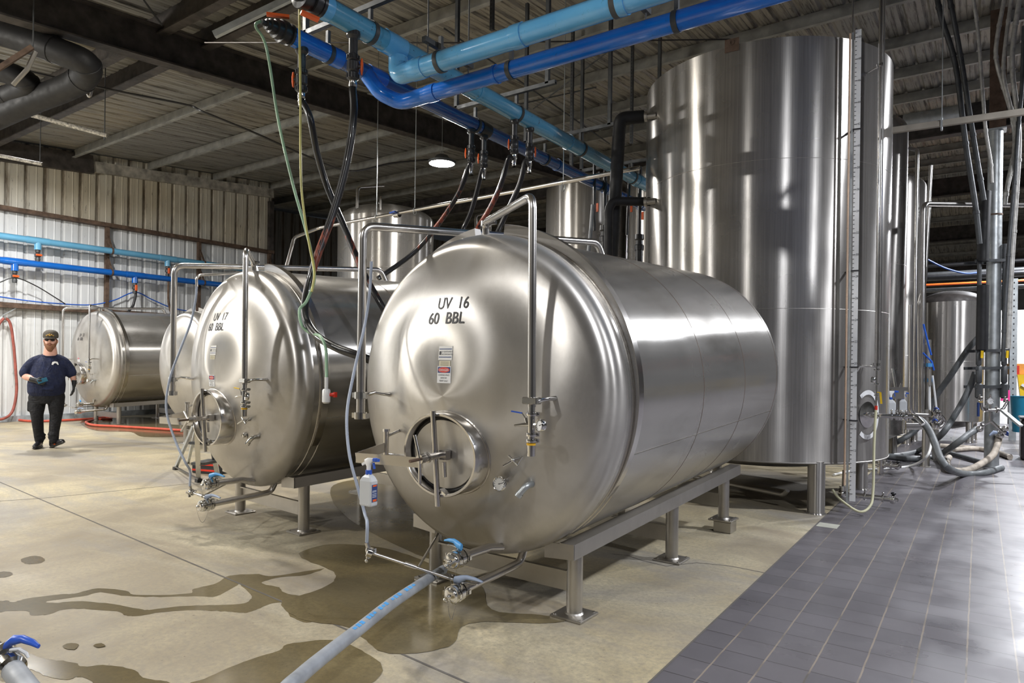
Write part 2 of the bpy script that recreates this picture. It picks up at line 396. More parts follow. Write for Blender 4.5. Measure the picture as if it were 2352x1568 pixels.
# low beige step stones left of the tile edge (one missing tile filled with mortar)
g = MB(); p = fl(1895, 1205); g.add([(-1.19, p.y-.1, .001), (-1.02, p.y-.1, .001), (-1.02, p.y+.08, .001), (-1.19, p.y+.08, .001)], [[0, 1, 2, 3]]); struct(g, 'floor_patch', plain('mortar_patch', (.42, .42, .36), .7))
def ribbed(mb, p0, along, across, width, pitch, d, n, rib=.045, n0=0.0, offs=()):
    """corrugated sheet: ribs run along `along`, repeat along `across`, stand out along n"""
    p0, along, across, n = V(p0), V(along), V(across), V(n); prof = []; t = 0
    while t < width:
        prof += [(t, 0), (t+pitch*.40, 0), (t+pitch*.43, d*.25), (t+pitch*.46, 0), (t+pitch-rib*2.2, 0), (t+pitch-rib*1.5, d), (t+pitch-rib*.7, d)]; t += pitch
    prof.append((t, 0)); vs = []
    for (x, h) in prof: q = p0+across*x+n*h; vs += [q, q+along]
    mb.add(vs, [[2*i, 2*i+2, 2*i+3, 2*i+1] for i in range(len(prof)-1)])
# roof: rises away from the camera to a ridge, then falls
g = MB(); ribbed(g, (-22, -12, roofz(-12)), (0, YR+12, roofz(YR)-roofz(-12)), (1, 0, 0), 36, .305, .035, (0, 0, 1)); struct(g, 'ceiling', M['roof'])
g = MB(); ribbed(g, (-22, YR, roofz(YR)), (0, 46-YR, roofz(46)-roofz(YR)), (1, 0, 0), 36, .305, .035, (0, 0, 1)); struct(g, 'ceiling_far', M['roof'])
# left wall: three courses
def wallcourse(name, x, y0, y1, z0, z1a, z1b, mat, pitch=.37):
    g = MB(); t = y0; P = []
    while t < y1-1e-6:
        for (dy, h) in ((0, 0), (pitch*.36, 0), (pitch*.40, .008), (pitch*.44, 0), (pitch*.74, 0), (pitch*.80, -.03), (pitch*.94, -.03)):
            y = t+dy
            if y <= y1: P.append((y, h))
        t += pitch
    P.append((y1, 0)); vs = []
    for (y, h) in P:
        zt = z1a+(z1b-z1a)*(y-y0)/(y1-y0); vs += [(x+h, y, z0), (x+h, y, zt)]
    g.add(vs, [[2*i, 2*i+2, 2*i+3, 2*i+1] for i in range(len(P)-1)]); struct(g, name, mat)
wallcourse('wall_left', WX, -12, YC, 0, 2.6, 2.6, M['wall_low'])
wallcourse('wall_left_middle', WX, -12, YC, 2.6, 4.7, 4.7, M['wall_low'])
wallcourse('wall_left_top', WX, -12, YC, 4.7, roofz(-12)-.02, roofz(YC)-.02, M['wall_high'])
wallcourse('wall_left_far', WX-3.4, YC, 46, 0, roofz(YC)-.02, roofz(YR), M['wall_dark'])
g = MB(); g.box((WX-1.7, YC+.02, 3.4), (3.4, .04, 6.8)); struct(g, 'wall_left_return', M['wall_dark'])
g = MB(); g.box((-4, 45, 4), (36, .1, 8)); struct(g, 'wall_back', M['plainwall'])
g = MB(); g.box((13, 17, 4), (.1, 58, 8.4)); struct(g, 'wall_right', M['plainwall'])
g = MB(); g.box((-4, -11, 3), (36, .1, 6)); struct(g, 'wall_front', M['plainwall'])
# concrete kerb under the left wall
g = MB(); g.box((WX+.06, (YC-12)/2, .06), (.16, YC+12, .12)); struct(g, 'baseboard_left', plain('kerb', (.34, .37, .40), .6, 0, .4, 6))
# eave strut and wall girts
def slab(name, pts, w, h, mat): g = MB(); g.bar(pts[0], pts[1], w, h); struct(g, name, mat)
slab('trim_eave', ((WX+.08, 7.4, roofz(7.4)-.34), (WX+.08, YC, roofz(YC)-.34)), .1, .26, plain('pale_dusty_eave', (.42, .40, .36), .7, 0, .5, 5))
slab('trim_eave_dark', ((WX+.08, -11, roofz(-11)-.30), (WX+.08, 7.4, roofz(7.4)-.30)), .16, .42, M['beam'])
slab('trim_girt_high', ((WX+.10, -11, 4.67), (WX+.10, YC, 4.67)), .2, .09, M['rust'])
slab('trim_girt_low', ((WX+.10, -11, 2.56), (WX+.10, YC, 2.56)), .2, .11, M['rust'])
for k, y in enumerate((8.55, 10.75, 12.1)):
    slab('trim_post', ((WX+.09, [7.75, 10.1, 12.3][k], 2.5), (WX+.09, [7.75, 10.1, 12.3][k], 4.7)), .08, .1, M['rust'])
slab('trim_corner_post', ((WX+.05, YC-.04, 0), (WX+.05, YC-.04, 6.2)), .14, .14, M['beam'])
slab('trim_far_post', ((WX-3.2, YC+1.4, 0), (WX-3.2, YC+1.4, 6.1)), .22, .22, M['whitep'])
slab('trim_far_girt', ((WX-3.25, YC, 3.3), (WX-3.25, 44, 3.3)), .14, .14, M['rust'])

# purlins run across the building (square to the ribs), rafters along it
def purlin(name, y, x0, x1, mat, h=.2, f=.07):
    z = roofz(y)-.01; g = MB()
    g.box(((x0+x1)/2, y, z-h/2), (x1-x0, .012, h)); g.box(((x0+x1)/2, y-f/2, z-h), (x1-x0, f, .012)); g.box(((x0+x1)/2, y+f/2, z-.01), (x1-x0, f, .012))
    return struct(g, name, mat)
ys = [-6, -3.2, -.8, 1.5, 3.3, 7.0, 8.75, 10.55, 12.4, 14.1, 15.9, 17.8, 19.8, 21.8, 23.8, 25.8, 28.2, 30.2, 32.2, 34.2, 36.2, 38.5, 41, 43]
for y in ys: purlin('trim_purlin', y, WX if y < YC else WX-3.3, 13, M['purlin'])
# a dark doubled frame beam across the building
for (y, w) in ((4.72, .13), (5.35, .13)):
    g = MB(); z = roofz(y)-.14; g.box((-5.3, y, z), (24.6, .02, .30)); g.box((-5.3, y, z-.15), (24.6, w, .02)); struct(g, 'trim_frame_beam', M['purlin'] if w > 1 else M['beam'])
def ibeam(name, x, y0, y1, h=.46, w=.2, drop=.21, mat='beam'):
    g = MB(); a = (x, y0, roofz(y0)-drop-h/2); b = (x, y1, roofz(y1)-drop-h/2)
    g.bar(a, b, .02, h)
    for s in (-1, 1): g.bar((a[0], a[1], a[2]+s*h/2), (b[0], b[1], b[2]+s*h/2), w, .022)
    return struct(g, name, M[mat])
ibeam('trim_rafter', -9.2, -11, YR)
ibeam('trim_rafter', 2.6, -11, YR)
g = MB(); g.bar((-9.2, YR, roofz(YR)-.44), (-9.2, 45, roofz(45)-.44), .2, .46); struct(g, 'trim_rafter', M['beam'])
for y in (16.9, 26.6, 33.0, 40):
    g = MB(); z = roofz(y)-.5; g.box((-4, y, z), (30, .02, .6)); g.box((-4, y, z-.3), (30, .25, .03)); struct(g, 'trim_girder', M['beam'])
# diagonal flange braces between purlins and frame
for (a, b) in (((330, 0), (372, 58)), ((1020, 65), (1400, 330)), ((1370, 200), (1190, 240)), ((1420, 100), (1225, 250))):
    A = onax(a[0], a[1], 2, 6.0); B = onax(b[0], b[1], 2, 5.75)
    g = MB(); g.tube([A, B], .012, 6); struct(g, 'trim_brace', M['galv_dark'])
g = MB(); g.box((TX, 10, -.002), (.01, 60, .006)); struct(g, 'trim_tile_edge', M['grout'])
# saw-cut joints in the slab
def strip(mb, pts, w, z=.0015):
    for a, b in zip(pts[:-1], pts[1:]):
        a = V((a[0], a[1], z)); b = V((b[0], b[1], z)); n = (b-a).cross(V((0, 0, 1))).normalized()*w/2
        mb.add([a-n, b-n, b+n, a+n], [[0, 1, 2, 3]])
g = MB(); strip(g, [(-17, 3.05), (-9.15, 2.93), (-3.15, 2.46), (TX, 2.28)], .013); struct(g, 'floor_joint', M['grout'])
g = MB(); strip(g, [(-9.1, -2), (-8.6, 1.2), (-7.75, 2.85), (-7.4, 4.2)], .01); struct(g, 'floor_joint', M['grout'])
g = MB(); strip(g, [fl(*p) for p in ((1405, 1272), (1440, 1275), (1475, 1287), (1530, 1300), (1600, 1292), (1680, 1300), (1755, 1315))], .006); struct(g, 'floor_crack', M['grout'])
# ------------------------------------------------------------------ horizontal tanks
class Tank:
    FL = .05
    def __init__(s, x, y, z0, r, yaw, pit, Ln):
        s.x, s.y, s.z0, s.r, s.yaw, s.pit, s.L = x, y, z0, r, yaw, pit, Ln
        Rc = 1.9*r; k = .2*r; c = r-k; h = math.sqrt((Rc-k)**2-c**2); a0 = math.atan2(c, h)
        P = [(Rc*math.sin(a0*i/24), Rc*math.cos(a0*i/24)-h) for i in range(25)]
        P = [(Rc*math.sin(a0*i/60), Rc*math.cos(a0*i/60)-h) for i in range(61)]
        P += [(c+k*math.sin(a0+(PI/2-a0)*i/18), k*math.cos(a0+(PI/2-a0)*i/18)) for i in range(1, 19)]
        s.prof = P
        s.M = Matrix.Translation((x, y, 0)) @ Matrix.Rotation(-yaw, 4, 'Z'); s.inv = s.M.inverted()
    def T(s, S, U, A):
        c, n = math.cos(s.pit), math.sin(s.pit); return V((S, A*c-U*n, s.z0+A*n+U*c))
    def dirv(s, S, U, A):
        c, n = math.cos(s.pit), math.sin(s.pit); return V((S, A*c-U*n, A*n+U*c))
    def ha(s, S, U):
        q = math.hypot(S, U)
        for (a, b) in zip(s.prof[:-1], s.prof[1:]):
            if q <= b[0]: t = (q-a[0])/max(1e-9, b[0]-a[0]); return -(a[1]*(1-t)+b[1]*t)-s.FL
        return -s.FL
    def on(s, S, U, off=0.0): return s.T(S, U, s.ha(S, U)-off)   # point on the front head
    def loc(s, P): return s.inv @ V(P)                           # world point -> tank frame
    def sheet(s, mb, S, U, w, h, off=.002, n=5, rot=0.0):
        """a thin plate that follows the curve of the head"""
        vs = []
        for d in (off, .0):
            for j in range(n+1):
                for i in range(n+1):
                    x, y = (i/n-.5)*w, (j/n-.5)*h; x, y = x*math.cos(rot)-y*math.sin(rot), x*math.sin(rot)+y*math.cos(rot)
                    vs.append(s.on(S+x, U+y, d))
        k = n+1; fs = [[j*k+i, j*k+i+1, (j+1)*k+i+1, (j+1)*k+i] for j in range(n) for i in range(n)]
        rim = [i for i in range(k)]+[j*k+n for j in range(1, k)]+[n*k+i for i in range(n-1, -1, -1)]+[j*k for j in range(n-1, 0, -1)]
        fs += [[rim[i], rim[(i+1) % len(rim)], rim[(i+1) % len(rim)]+k*k, rim[i]+k*k] for i in range(len(rim))]
        mb.add(vs, fs)
def text_mesh(body, size, name, mat, fn, parent, ax='LEFT', sx=1.0, thick=0.0):
    cu = bpy.data.curves.new(name, 'FONT'); cu.body = body; cu.size = size; cu.align_x = ax; cu.offset = thick; cu.resolution_u = 4
    to = bpy.data.objects.new(name, cu); col.objects.link(to); dg = bpy.context.evaluated_depsgraph_get()
    me = bpy.data.meshes.new_from_object(to.evaluated_get(dg)); bpy.data.objects.remove(to)
    for v in me.vertices: v.co = fn(v.co.x*sx, v.co.y)
    me.materials.clear(); me.materials.append(mat); me.name = name
    o = bpy.data.objects.new(name, me); col.objects.link(o); o.parent = parent; return o

def clamp_ring(mb, c, ax, r, w=.02):
    """tri-clamp: a split ring with a wing-nut"""
    c = V(c); ax = V(ax).normalized()
    mb.lathe([(r*.96, -w/2), (r*1.28, -w*.42), (r*1.32, 0), (r*1.28, w*.42), (r*.96, w/2)], c, ax, 20)
    x = ax.orthogonal().normalized(); b = c+x*r*1.4
    mb.box(b, (.016, .016, w*1.1)); y = ax.cross(x)
    mb.cyl(b-y*.02, b+y*.03, .004, 6); mb.sphere(b+y*.035, (.012, .005, .009), 8, 6)
def butterfly(parent, at, d, up, r=.032, handle='lblueh', hl=.12, hdir=1, chain=True, world=None):
    """butterfly valve: body with clamps, lever handle, end cap with keeper chain"""
    at, d, up = V(at), V(d).normalized(), V(up).normalized(); sd = d.cross(up).normalized()
    g = MB()
    g.lathe([(r*.9, -.045), (r*1.45, -.042), (r*1.5, -.02), (r*1.1, -.018), (r*1.1, -.008), (r*1.6, -.006), (r*1.6, .022), (r*1.1, .024), (r*1.1, .034), (r*1.5, .036), (r*1.5, .055), (r*1.05, .058)], at, d, 24)
    for k in range(6):
        a = k*PI/3; q = at+(up*math.cos(a)+sd*math.sin(a))*r*1.35; g.cyl(q-d*.01, q+d*.03, .006, 6)
    for o_ in (-.03, .045):
        q = at+d*o_+sd*r*1.65; g.box(q, (.018, .018, .022)); g.cyl(q-up*.03, q+up*.03, .004, 6); g.sphere(q-up*.04, (.014, .006, .012), 8, 6)
        q2 = at+d*o_-sd*r*1.6; g.box(q2, (.014, .016, .02))
    g.cyl(at+up*r, at+up*(r+.035), .011, 10)
    body = g.build('outlet_valve', M['polish'], parent, world=world)
    g = MB(); g.lathe([(0, .075), (r*.5, .074), (r*1.15, .068), (r*1.35, .058), (r*1.35, .052), (r*.9, .05)], at, d, 24); g.sphere(at+d*.08, .012, 8, 6)
    g.build('end_cap', M['polish'], body, world=world)
    g = MB(); hd = (sd*hdir*.9-d*.25).normalized(); b = at+up*(r+.03)
    g.loft([(b-hd*.02, .018, .012, up, d), (b+hd*.01+up*.004, .022, .015, up, d), (b+hd*hl*.35+up*.018, .013, .011, up, d), (b+hd*hl*.7+up*.014, .009, .012, up, d), (b+hd*hl+up*.004, .005, .008, up, d)], 12)
    g.build('valve_handle', M[handle], body, world=world)
    g = MB(); g.loft([(b-hd*.005-up*.012, .006, .008, up, d), (b+hd*hl*.4-up*.006, .004, .008, up, d), (b+hd*hl*.78-up*.012, .003, .006, up, d)], 8); g.build('trigger_lever', M['polish'], body, world=world)
    if chain:
        g = MB(); a = at+d*.09; e = at-d*.035+sd*r*1.2-up*.01; n = 46
        for k in range(n+1):
            t = k/n; q = a*(1-t)+e*t; q = q-V((0, 0, .13*(1-(2*t-1)**2))); g.sphere(q, .0026, 6, 4)
        g.build('keeper_chain', M['polish'], body, world=world)
    return body

def dial_gauge(parent, c, n, r=.036, th=.03, name='pressure_gauge'):
    c, n = V(c), V(n).normalized(); g = MB()
    g.lathe([(0, -th), (r*.9, -th), (r, -th*.8), (r, 0), (r*.95, .003), (r*.86, .001), (r*.86, -.004)], c, n, 28); o = g.build(name, M['polish'], parent)
    up = V((0, 0, 1)); up = (up-n*up.dot(n)).normalized(); x = up.cross(n)
    g = MB(); g.lathe([(0, -.003), (r*.87, -.003)], c, n, 28); g.build('dial_face', M['dial'], o)
    g = MB()
    for k in range(13):
        a = math.radians(-135+k*22.5); d = up*math.cos(a)+x*math.sin(a); g.bar(c+d*r*.66-n*.002, c+d*r*.8-n*.002, .0015, .001, up=n)
    d = up*.3+x*.95; g.bar(c-d*r*.15-n*.0015, c+d*r*.7-n*.0015, .002, .001, up=n); g.lathe([(.003, -.002), (0, 0)], c, n, 8)
    g.build('dial_needle', M['ink'], o); return o

def make_tank(t, name, label, group, number=None, opts=()):
    root = thing(name, (t.x, t.y, 0), label, 'tank', group, rz=-t.yaw)
    r, Ln, T = t.r, t.L, t.T
    axd = t.dirv(0, 0, 1)
    O = T(0, 0, 0); X = V((1, 0, 0))
    # shell with back head; circumferential seams
    prof = [(r, -t.FL), (r, 0), (r, Ln)]
    prof += [(q, Ln+.03+a) for (q, a) in reversed(t.prof)]
    g = MB(); g.lathe(prof[:3], O, axd, 96, ref=X); g.lathe(prof[2:], O, axd, 96, ref=X)
    shell = g.build('shell', M['shell'], root)
    g = MB()
    for a in (.0, .075): g.lathe([(r-.002, a-.006), (r+.005, a-.002), (r+.005, a+.002), (r-.002, a+.006)], O, axd, 120, ref=X)
    g.build('weld_bead', M['weld'], shell)
    for a in (1.02, 1.86, Ln): g = MB(); g.lathe([(r-.002, a-.004), (r+.0015, a-.001), (r+.0015, a+.001), (r-.002, a+.004)], O, axd, 96, ref=X); g.build('weld_seam', M['rust'], shell)
    ang = -.33; g = MB()
    g.tube([T(r*math.cos(ang), r*math.sin(ang), .08+i*(Ln-.08)/12) for i in range(13)], .0028, 5)
    g.build('weld_seam', M['weld'], shell)
    g = MB(); g.lathe([(q, -a-t.FL) for (q, a) in t.prof], O, axd, 96, ref=X)
    head = g.build('front_head', M['head'], root)
    # raised stiffener collar around the front of the shell, open at the top
    for sgn in (-1, 1):
        g = MB(); n = 40; vs = []
        for k in range(n+1):
            f = k/n; a = math.radians(6.5+f*118); hh = .062*(1-f)**.7+.004
            for (q, b) in ((r-.002, .012), (r+hh, .012), (r+hh, .068), (r-.002, .082)): vs.append(T(sgn*q*math.sin(a), q*math.cos(a), b))
        fs = [[i*4+j, i*4+j+1, i*4+j+5, i*4+j+4] for i in range(n) for j in range(3)]+[[0, 1, 2, 3]]
        g.add(vs, fs, True); g.build('stiffener_collar', M['tube'], root)
    # skid rails, legs, base plates, braces
    for sx in (-1, 1):
        x = sx*.56
        def rz(a): return t.z0-math.sqrt(r*r-.50**2)-.055+a*math.sin(t.pit)
        g = MB(); a, b = V((x, -.02, rz(0))), V((x, Ln+.12, rz(Ln)))
        g.bar(a, b, .09, .085); g.prism([(x-.045*sx-.10*sx, -.02, rz(0)+.03), (x+.045*sx, -.02, rz(0)+.045), (x+.045*sx, -.02, rz(0)-.04), (x-.045*sx-.10*sx, -.02, rz(0)-.055)], (0, 1, 0), .01)
        g.build('skid_rail', M['frame'], root)
    legy = (.12, 1.50, 2.62)
    for i, y in enumerate(legy):
        for sx in (-1, 1):
            x = sx*.53; base = .012 if i < 2 else .105
            top = t.z0-math.sqrt(r*r-.50**2)-.09+y*math.sin(t.pit)
            g = MB(); g.cyl((x, y, base), (x, y, top), .046, 20); g.lathe([(.046, base), (.056, base+.001), (.046, base+.012)], (x, y, 0), (0, 0, 1), 20)
            leg = g.build('leg', M['frame'], root)
            g = MB(); g.box((x, y, base-.004 if i < 2 else .1), (.2, .2, .014), bev=.002)
            for (u, v) in ((-1, -1), (1, -1), (1, 1), (-1, 1)): g.cyl((x+u*.08, y+v*.08, base), (x+u*.08, y+v*.08, base+.008), .009, 8)
            g.build('base_plate', M['frame'], leg)
            if i == 2: g = MB(); g.box((x+.02, y-.02, .047), (.15, .15, .094), bev=.006); g.build('packer_block', M['frame'], leg)
        g = MB(); g.box((0, y, .19 if i < 2 else .26), (1.0, .012, .115)); g.box((0, y-.012, .245 if i < 2 else .315), (1.0, .03, .01)); g.build('cross_brace', M['frame'], root)
    if 'plain' in opts: return root
    # manway: oval collar, gasket, inner door, yoke
    mS, mU = .02, -.30; rx, ry = .262, .228; hd = t.dirv(0, 0, 1); base = t.ha(mS, mU)
    def oval(kx, ky, aa, n=56): return [T(mS+kx*math.cos(2*PI*k/n), mU+ky*math.sin(2*PI*k/n), aa if aa is not None else t.ha(mS+kx*math.cos(2*PI*k/n), mU+ky*math.sin(2*PI*k/n))+.004) for k in range(n)]
    def ringmesh(loops, name, mat, par, cap=False):
        g = MB(); n = len(loops[0]); vs = [p for l in loops for p in l]
        fs = [[i*n+k, i*n+(k+1) % n, (i+1)*n+(k+1) % n, (i+1)*n+k] for i in range(len(loops)-1) for k in range(n)]
        if cap: vs.append(T(mS, mU, cap)); fs += [[(len(loops)-1)*n+k, (len(loops)-1)*n+(k+1) % n, len(vs)-1] for k in range(n)]
        g.add(vs, fs, True); return g.build(name, mat, par)
    front = base-.088
    man = ringmesh([oval(rx, ry, None), oval(rx, ry, front+.004), oval(rx-.003, ry-.003, front), oval(rx-.014, ry-.014, front), oval(rx-.017, ry-.017, front+.004), oval(rx-.017, ry-.017, base+.03)], 'manway_collar', M['tube'], root)
    n = 90; g = MB(); g.tube([T(mS+(rx+.003)*math.cos(2*PI*k/n), mU+(ry+.003)*math.sin(2*PI*k/n), t.ha(mS+rx*math.cos(2*PI*k/n), mU+ry*math.sin(2*PI*k/n))) for k in range(n)], .006, 6, closed=True); g.build('weld_bead', M['weld'], man)
    ringmesh([oval(rx-.017, ry-.017, front+.056), oval(rx-.030, ry-.030, front+.044), oval(rx-.044, ry-.044, front+.056)], 'door_gasket', M['black'], man)
    # cover the opening of the head behind the door: the door is dished inward
    ringmesh([oval(rx-.036, ry-.036, front+.052), oval(rx-.042, ry-.042, front+.044), oval(rx-.06, ry-.06, front+.046), oval(.13, .108, front+.052), oval(.06, .05, front+.056)], 'manway_door', M['head'], man, cap=front+.057)
    hub = (mS+.0, mU-.0); fa = front-.11
    g = MB(); g.cyl(T(hub[0], hub[1], front+.055), T(hub[0], hub[1], fa-.02), .019, 18); g.cyl(T(hub[0], hub[1], fa), T(hub[0], hub[1], fa-.035), .025, 18); g.lathe([(.02, 0), (.03, .002), (.03, .008), (.02, .01)], T(hub[0], hub[1], fa+.03), -hd, 18)
    g.box(T(hub[0]+.02, hub[1], front+.03), (.05, .04, .05)); yoke = g.build('door_yoke', M['tube'], man)
    g = MB(); g.cyl(T(hub[0], hub[1], fa-.02), T(hub[0], hub[1], fa-.105), .0085, 12); g.build('threaded_rod', M['rust'], yoke)
    g = MB(); g.cyl(T(hub[0]-.02, mU+ry+.012, front-.014), T(hub[0]+.004, mU-ry-.045, front-.014), .0155, 16); g.cyl(T(hub[0]+.05, hub[1]-.03, front-.01), T(hub[0]+.053, hub[1]-.11, front-.01), .012, 12); g.build('cross_bar', M['tube'], yoke)
    g = MB()
    a = number == 'UV 17'
    for (dx, dz) in (((-.035, .125), (-.005, -.13)) if not a else ((-.07, .06), (-.13, -.10), (.0, .0))): g.cyl(T(hub[0], hub[1], fa-.03), T(hub[0]+dx, hub[1]+dz, fa-.03), .0095, 12)
    g.build('spinner_handle', M['tube'], yoke)
    # swing arm: folded flat bar from the hub to a hinge pin
    hp = T(-.44, mU+.06, t.ha(-.44, mU+.0)-.09); corner = T(-.44, mU-.03, fa-.065); hb = T(hub[0]-.03, mU-.03, fa+.02)
    g = MB(); g.bar(hb, corner, .006, .055); g.bar(corner+V((.0, 0, .0)), hp-V((0, 0, .06)), .006, .055)
    arm = g.build('swing_arm', M['tube'], man)
    g = MB(); g.cyl(hp-V((0, 0, .13)), hp+V((0, 0, .03)), .016, 14); g.cyl(hp+V((0, 0, .03)), hp+V((0, 0, .045)), .021, 6); g.cyl(hp, T(-.40, mU+.09, t.ha(-.40, mU+.09)), .008, 10); g.cyl(hp-V((0, 0, .1)), T(-.38, mU-.06, t.ha(-.38, mU-.06)), .008, 10); g.build('hinge_pin', M['tube'], arm)
    g = MB(); g.box(T(mS+.03, mU-ry+.03, front+.012), (.05, .04, .012), M=Matrix.Rotation(.5, 3, 'Y')); g.build('latch_tab', M['polish'], man)
    # vent and cleaning pipes
    aS = -.60; ay = t.ha(aS, 0)-.13; top = t.z0+r+.07
    A0 = V((aS, ay-.03, t.z0-.14)); A1 = V((aS, ay-.03, top-.02)); A2 = T(-.02, r+.115, 1.36); A3 = T(.0, r-.02, 1.42)
    g = MB(); g.tube(fillet([A0, A1, A2, A3], .085), .0255, 14); vp = g.build('spray_pipe', M['tube'], root)
    for z in (-.02, -.14): g = MB(); g.lathe([(.027, -.02), (.037, -.02), (.037, .02), (.027, .02)], V((aS, ay-.03, t.z0+z)), (0, 0, 1), 16); g.box((aS, ay-.03, t.z0+z), (.12, .03, .03)); g.build('pipe_clamp', M['polish'], vp)
    g = MB(); g.tube([V((aS+.03, ay-.03, t.z0-.02)), V((aS+.09, ay, t.z0-.0)), t.on(aS+.11, .0, 0)], [.012, .01, .014], 10); g.build('standoff', M['polish'], vp)
    bS = .62; by = t.ha(bS, 0)-.15; B0 = V((bS, by, t.z0-.03)); B1 = V((bS-.01, by, top)); B2 = V((.0, t.T(0, r, -.03).y, top+.005)); B3 = T(0, r-.02, -.02)
    g = MB(); g.tube(fillet([B0, B1, B2, B3], .07), .021, 14); bp = g.build('vent_pipe', M['tube'], root)
    g = MB()
    g.box((bS, by, t.z0+.0), (.085, .05, .034), bev=.004); g.tube([V((bS+.03, by, t.z0)), V((bS+.06, by+.05, t.z0+.01)), t.on(bS+.03, .02, 0)], [.013, .01, .014], 10); g.build('standoff', M['polish'], bp); g = MB()
    g.lathe([(.022, -.014), (.034, -.014), (.034, .014), (.022, .014)], B3+t.dirv(0, .09, 0), (0, 0, 1), 16); g.box(B3+t.dirv(.05, .09, 0), (.05, .02, .02)); g.build('pipe_clamp', M['polish'], bp)
    # relief valve stack under the vent pipe
    g = MB(); c = V((bS, by, t.z0)); z = c.z
    g.cyl((bS, by, z), (bS, by, z-.20), .0175, 16)
    for dz in (-.065, -.165, -.195): clamp_ring(g, (bS, by, z+dz), (0, 0, 1), .021, .018)
    g.cyl((bS, by, z-.205), (bS, by, z-.27), .021, 18); stack = g.build('relief_valve', M['polish'], root)
    g = MB(); g.lathe([(.0225, 0), (.0225, .012)], (bS, by, z-.217), (0, 0, 1), 18); g.build('gasket_band', M['ylabel'], stack)
    dial_gauge(stack, (bS+.062, by-.025, z-.115), (-.45, -1, .1), .031, .026)
    g = MB(); g.cyl((bS, by, z-.115), (bS+.05, by-.005, z-.115), .007, 8); g.tube([(bS, by, z-.115), (bS-.045, by-.02, z-.12), (bS-.08, by-.03, z-.125)], [.013, .009, .006], 12); g.cyl((bS-.02, by-.01, z-.115), (bS-.028, by-.01, z-.085), .007, 8)
    g.bar((bS-.03, by-.01, z-.085), (bS-.048, by-.015, z-.06), .008, .003); bv = g.build('sample_cock', M['polish'], stack)
    g = MB(); g.bar((bS-.045, by-.015, z-.062), (bS-.10, by-.03, z-.055), .012, .006); g.build('valve_handle', M['blueh'] if number != 'UV 17' else M['yellow'], bv)
    # sample cock, thermometer, elbow fittings on the head
    p = t.on(.45, -.30); g = MB(); g.cyl(p, p-hd*.05, .012, 14); g.cyl(p-hd*.05-V((.03, 0, -.02)), p-hd*.05+V((.03, 0, -.025)), .006, 10); g.cyl(p-hd*.05-V((.0, 0, .0)), p-hd*.075-V((.045, 0, .03)), .007, 10); g.cyl(p-hd*.04+V((.02, 0, -.02)), p-hd*.03+V((.045, 0, .02)), .005, 8); g.sphere(p-hd*.05, .012, 10, 8); g.build('sample_cock', M['polish'], root)
    p = t.on(.365, -.43)
    if number != 'UV 17':
        g = MB(); g.cyl(p, p-hd*.05, .012, 12); th = g.build('thermowell', M['tube'], root); dial_gauge(th, p-hd*.07, (0, -1, .08), .04, .02, 'thermometer')
    else:
        g = MB(); g.lathe([(0, .03), (.016, .028), (.02, .02), (.02, 0), (.028, 0)], p, -hd, 14); g.build('blank_plug', M['polish'], root)
    p = t.on(.50, -.435); g = MB(); g.tube(fillet([p, p-hd*.05, p-hd*.075-V((.03, 0, .045))], .03), .0175, 14); g.lathe([(.02, 0), (.02, .02)], p-hd*.07-V((.025, 0, .038)), (-.5, -.3, -.8), 14); g.build('elbow_fitting', M['galv'] if number != 'UV 17' else M['polish'], root)
    # drain outlets
    hv = V((.05, -1, -.03)).normalized()
    u1 = V((.20, -.50, t.z0-r+.10)); g = MB(); g.tube([t.on(.22, -.84), u1+V((0, .25, -.0)), u1], .024, 14); g.build('racking_pipe', M['tube'], root)
    butterfly(root, u1, hv, (0, 0, 1), .030, 'lblueh', .13, 1 if number != 'UV 17' else -1)
    l1 = V((.24, -.55, t.z0-r-.055)); g = MB(); g.tube(fillet([V((.25, .02, t.z0-r+.05)), V((.25, -.02, l1.z+.03)), V((.25, -.16, l1.z+.02)), l1], .09), .024, 14); g.build('drain_pipe', M['tube'], root)
    butterfly(root, l1, hv, (0, 0, 1), .030, 'greyh', .13, -1)
    # blow-down line: thin rod and clamp that carries the plastic tube
    q0 = V((.24, -.50, l1.z+.03)); q1 = t.loc(pt(849, 1268, 3.36)) if number == 'UV 16' else (t.loc(pt(440, 1130, 5.45)) if number == 'UV 17' else V((-.22, -.62, l1.z+.115)))
    g = MB(); g.cyl(q0, q1, .008, 10); g.lathe([(.009, -.03), (.013, -.03), (.013, .03), (.009, .03)], q0*.42+q1*.58, q1-q0, 12); ln = g.build('blow_down_line', M['tube'], root)
    g = MB(); clamp_ring(g, q1, q1-q0, .02, .03); g.sphere(q1, .02, 12, 8); g.cyl(q1, q1+V((-.01, -.01, .05)), .012, 10); clamp_ring(g, q1+V((0, 0, .012)), (0, .2, 1), .016, .02); g.build('tee_clamp', M['polish'], ln)
    g = MB(); g.cyl(q0*.5+q1*.5, V((-.49, .10, l1.z+.06)), .007, 8); g.build('stay_rod', M['frame'], ln)
    t.tee = t.M @ (q1+V((-.01, -.01, .05)))
    # writing
    if number:
        def F(S0, U0): return lambda x, y: t.on(S0+x, U0+y, .003)
        up, dn = number, '60  BBL'
        tilt = math.radians(2)
        text_mesh(up.replace(' ', '  '), .092, 'tank_number', M['ink'], F(-.095, .495), head, sx=.86, thick=.0006)
        text_mesh(dn, .092, 'tank_volume', M['ink'], F(-.150, .412), head, sx=.92, thick=.0006)
    def plate(nm_, S, U, w, h, mat): g = MB(); t.sheet(g, S, U, w, h, .002); return g.build(nm_, mat, head)
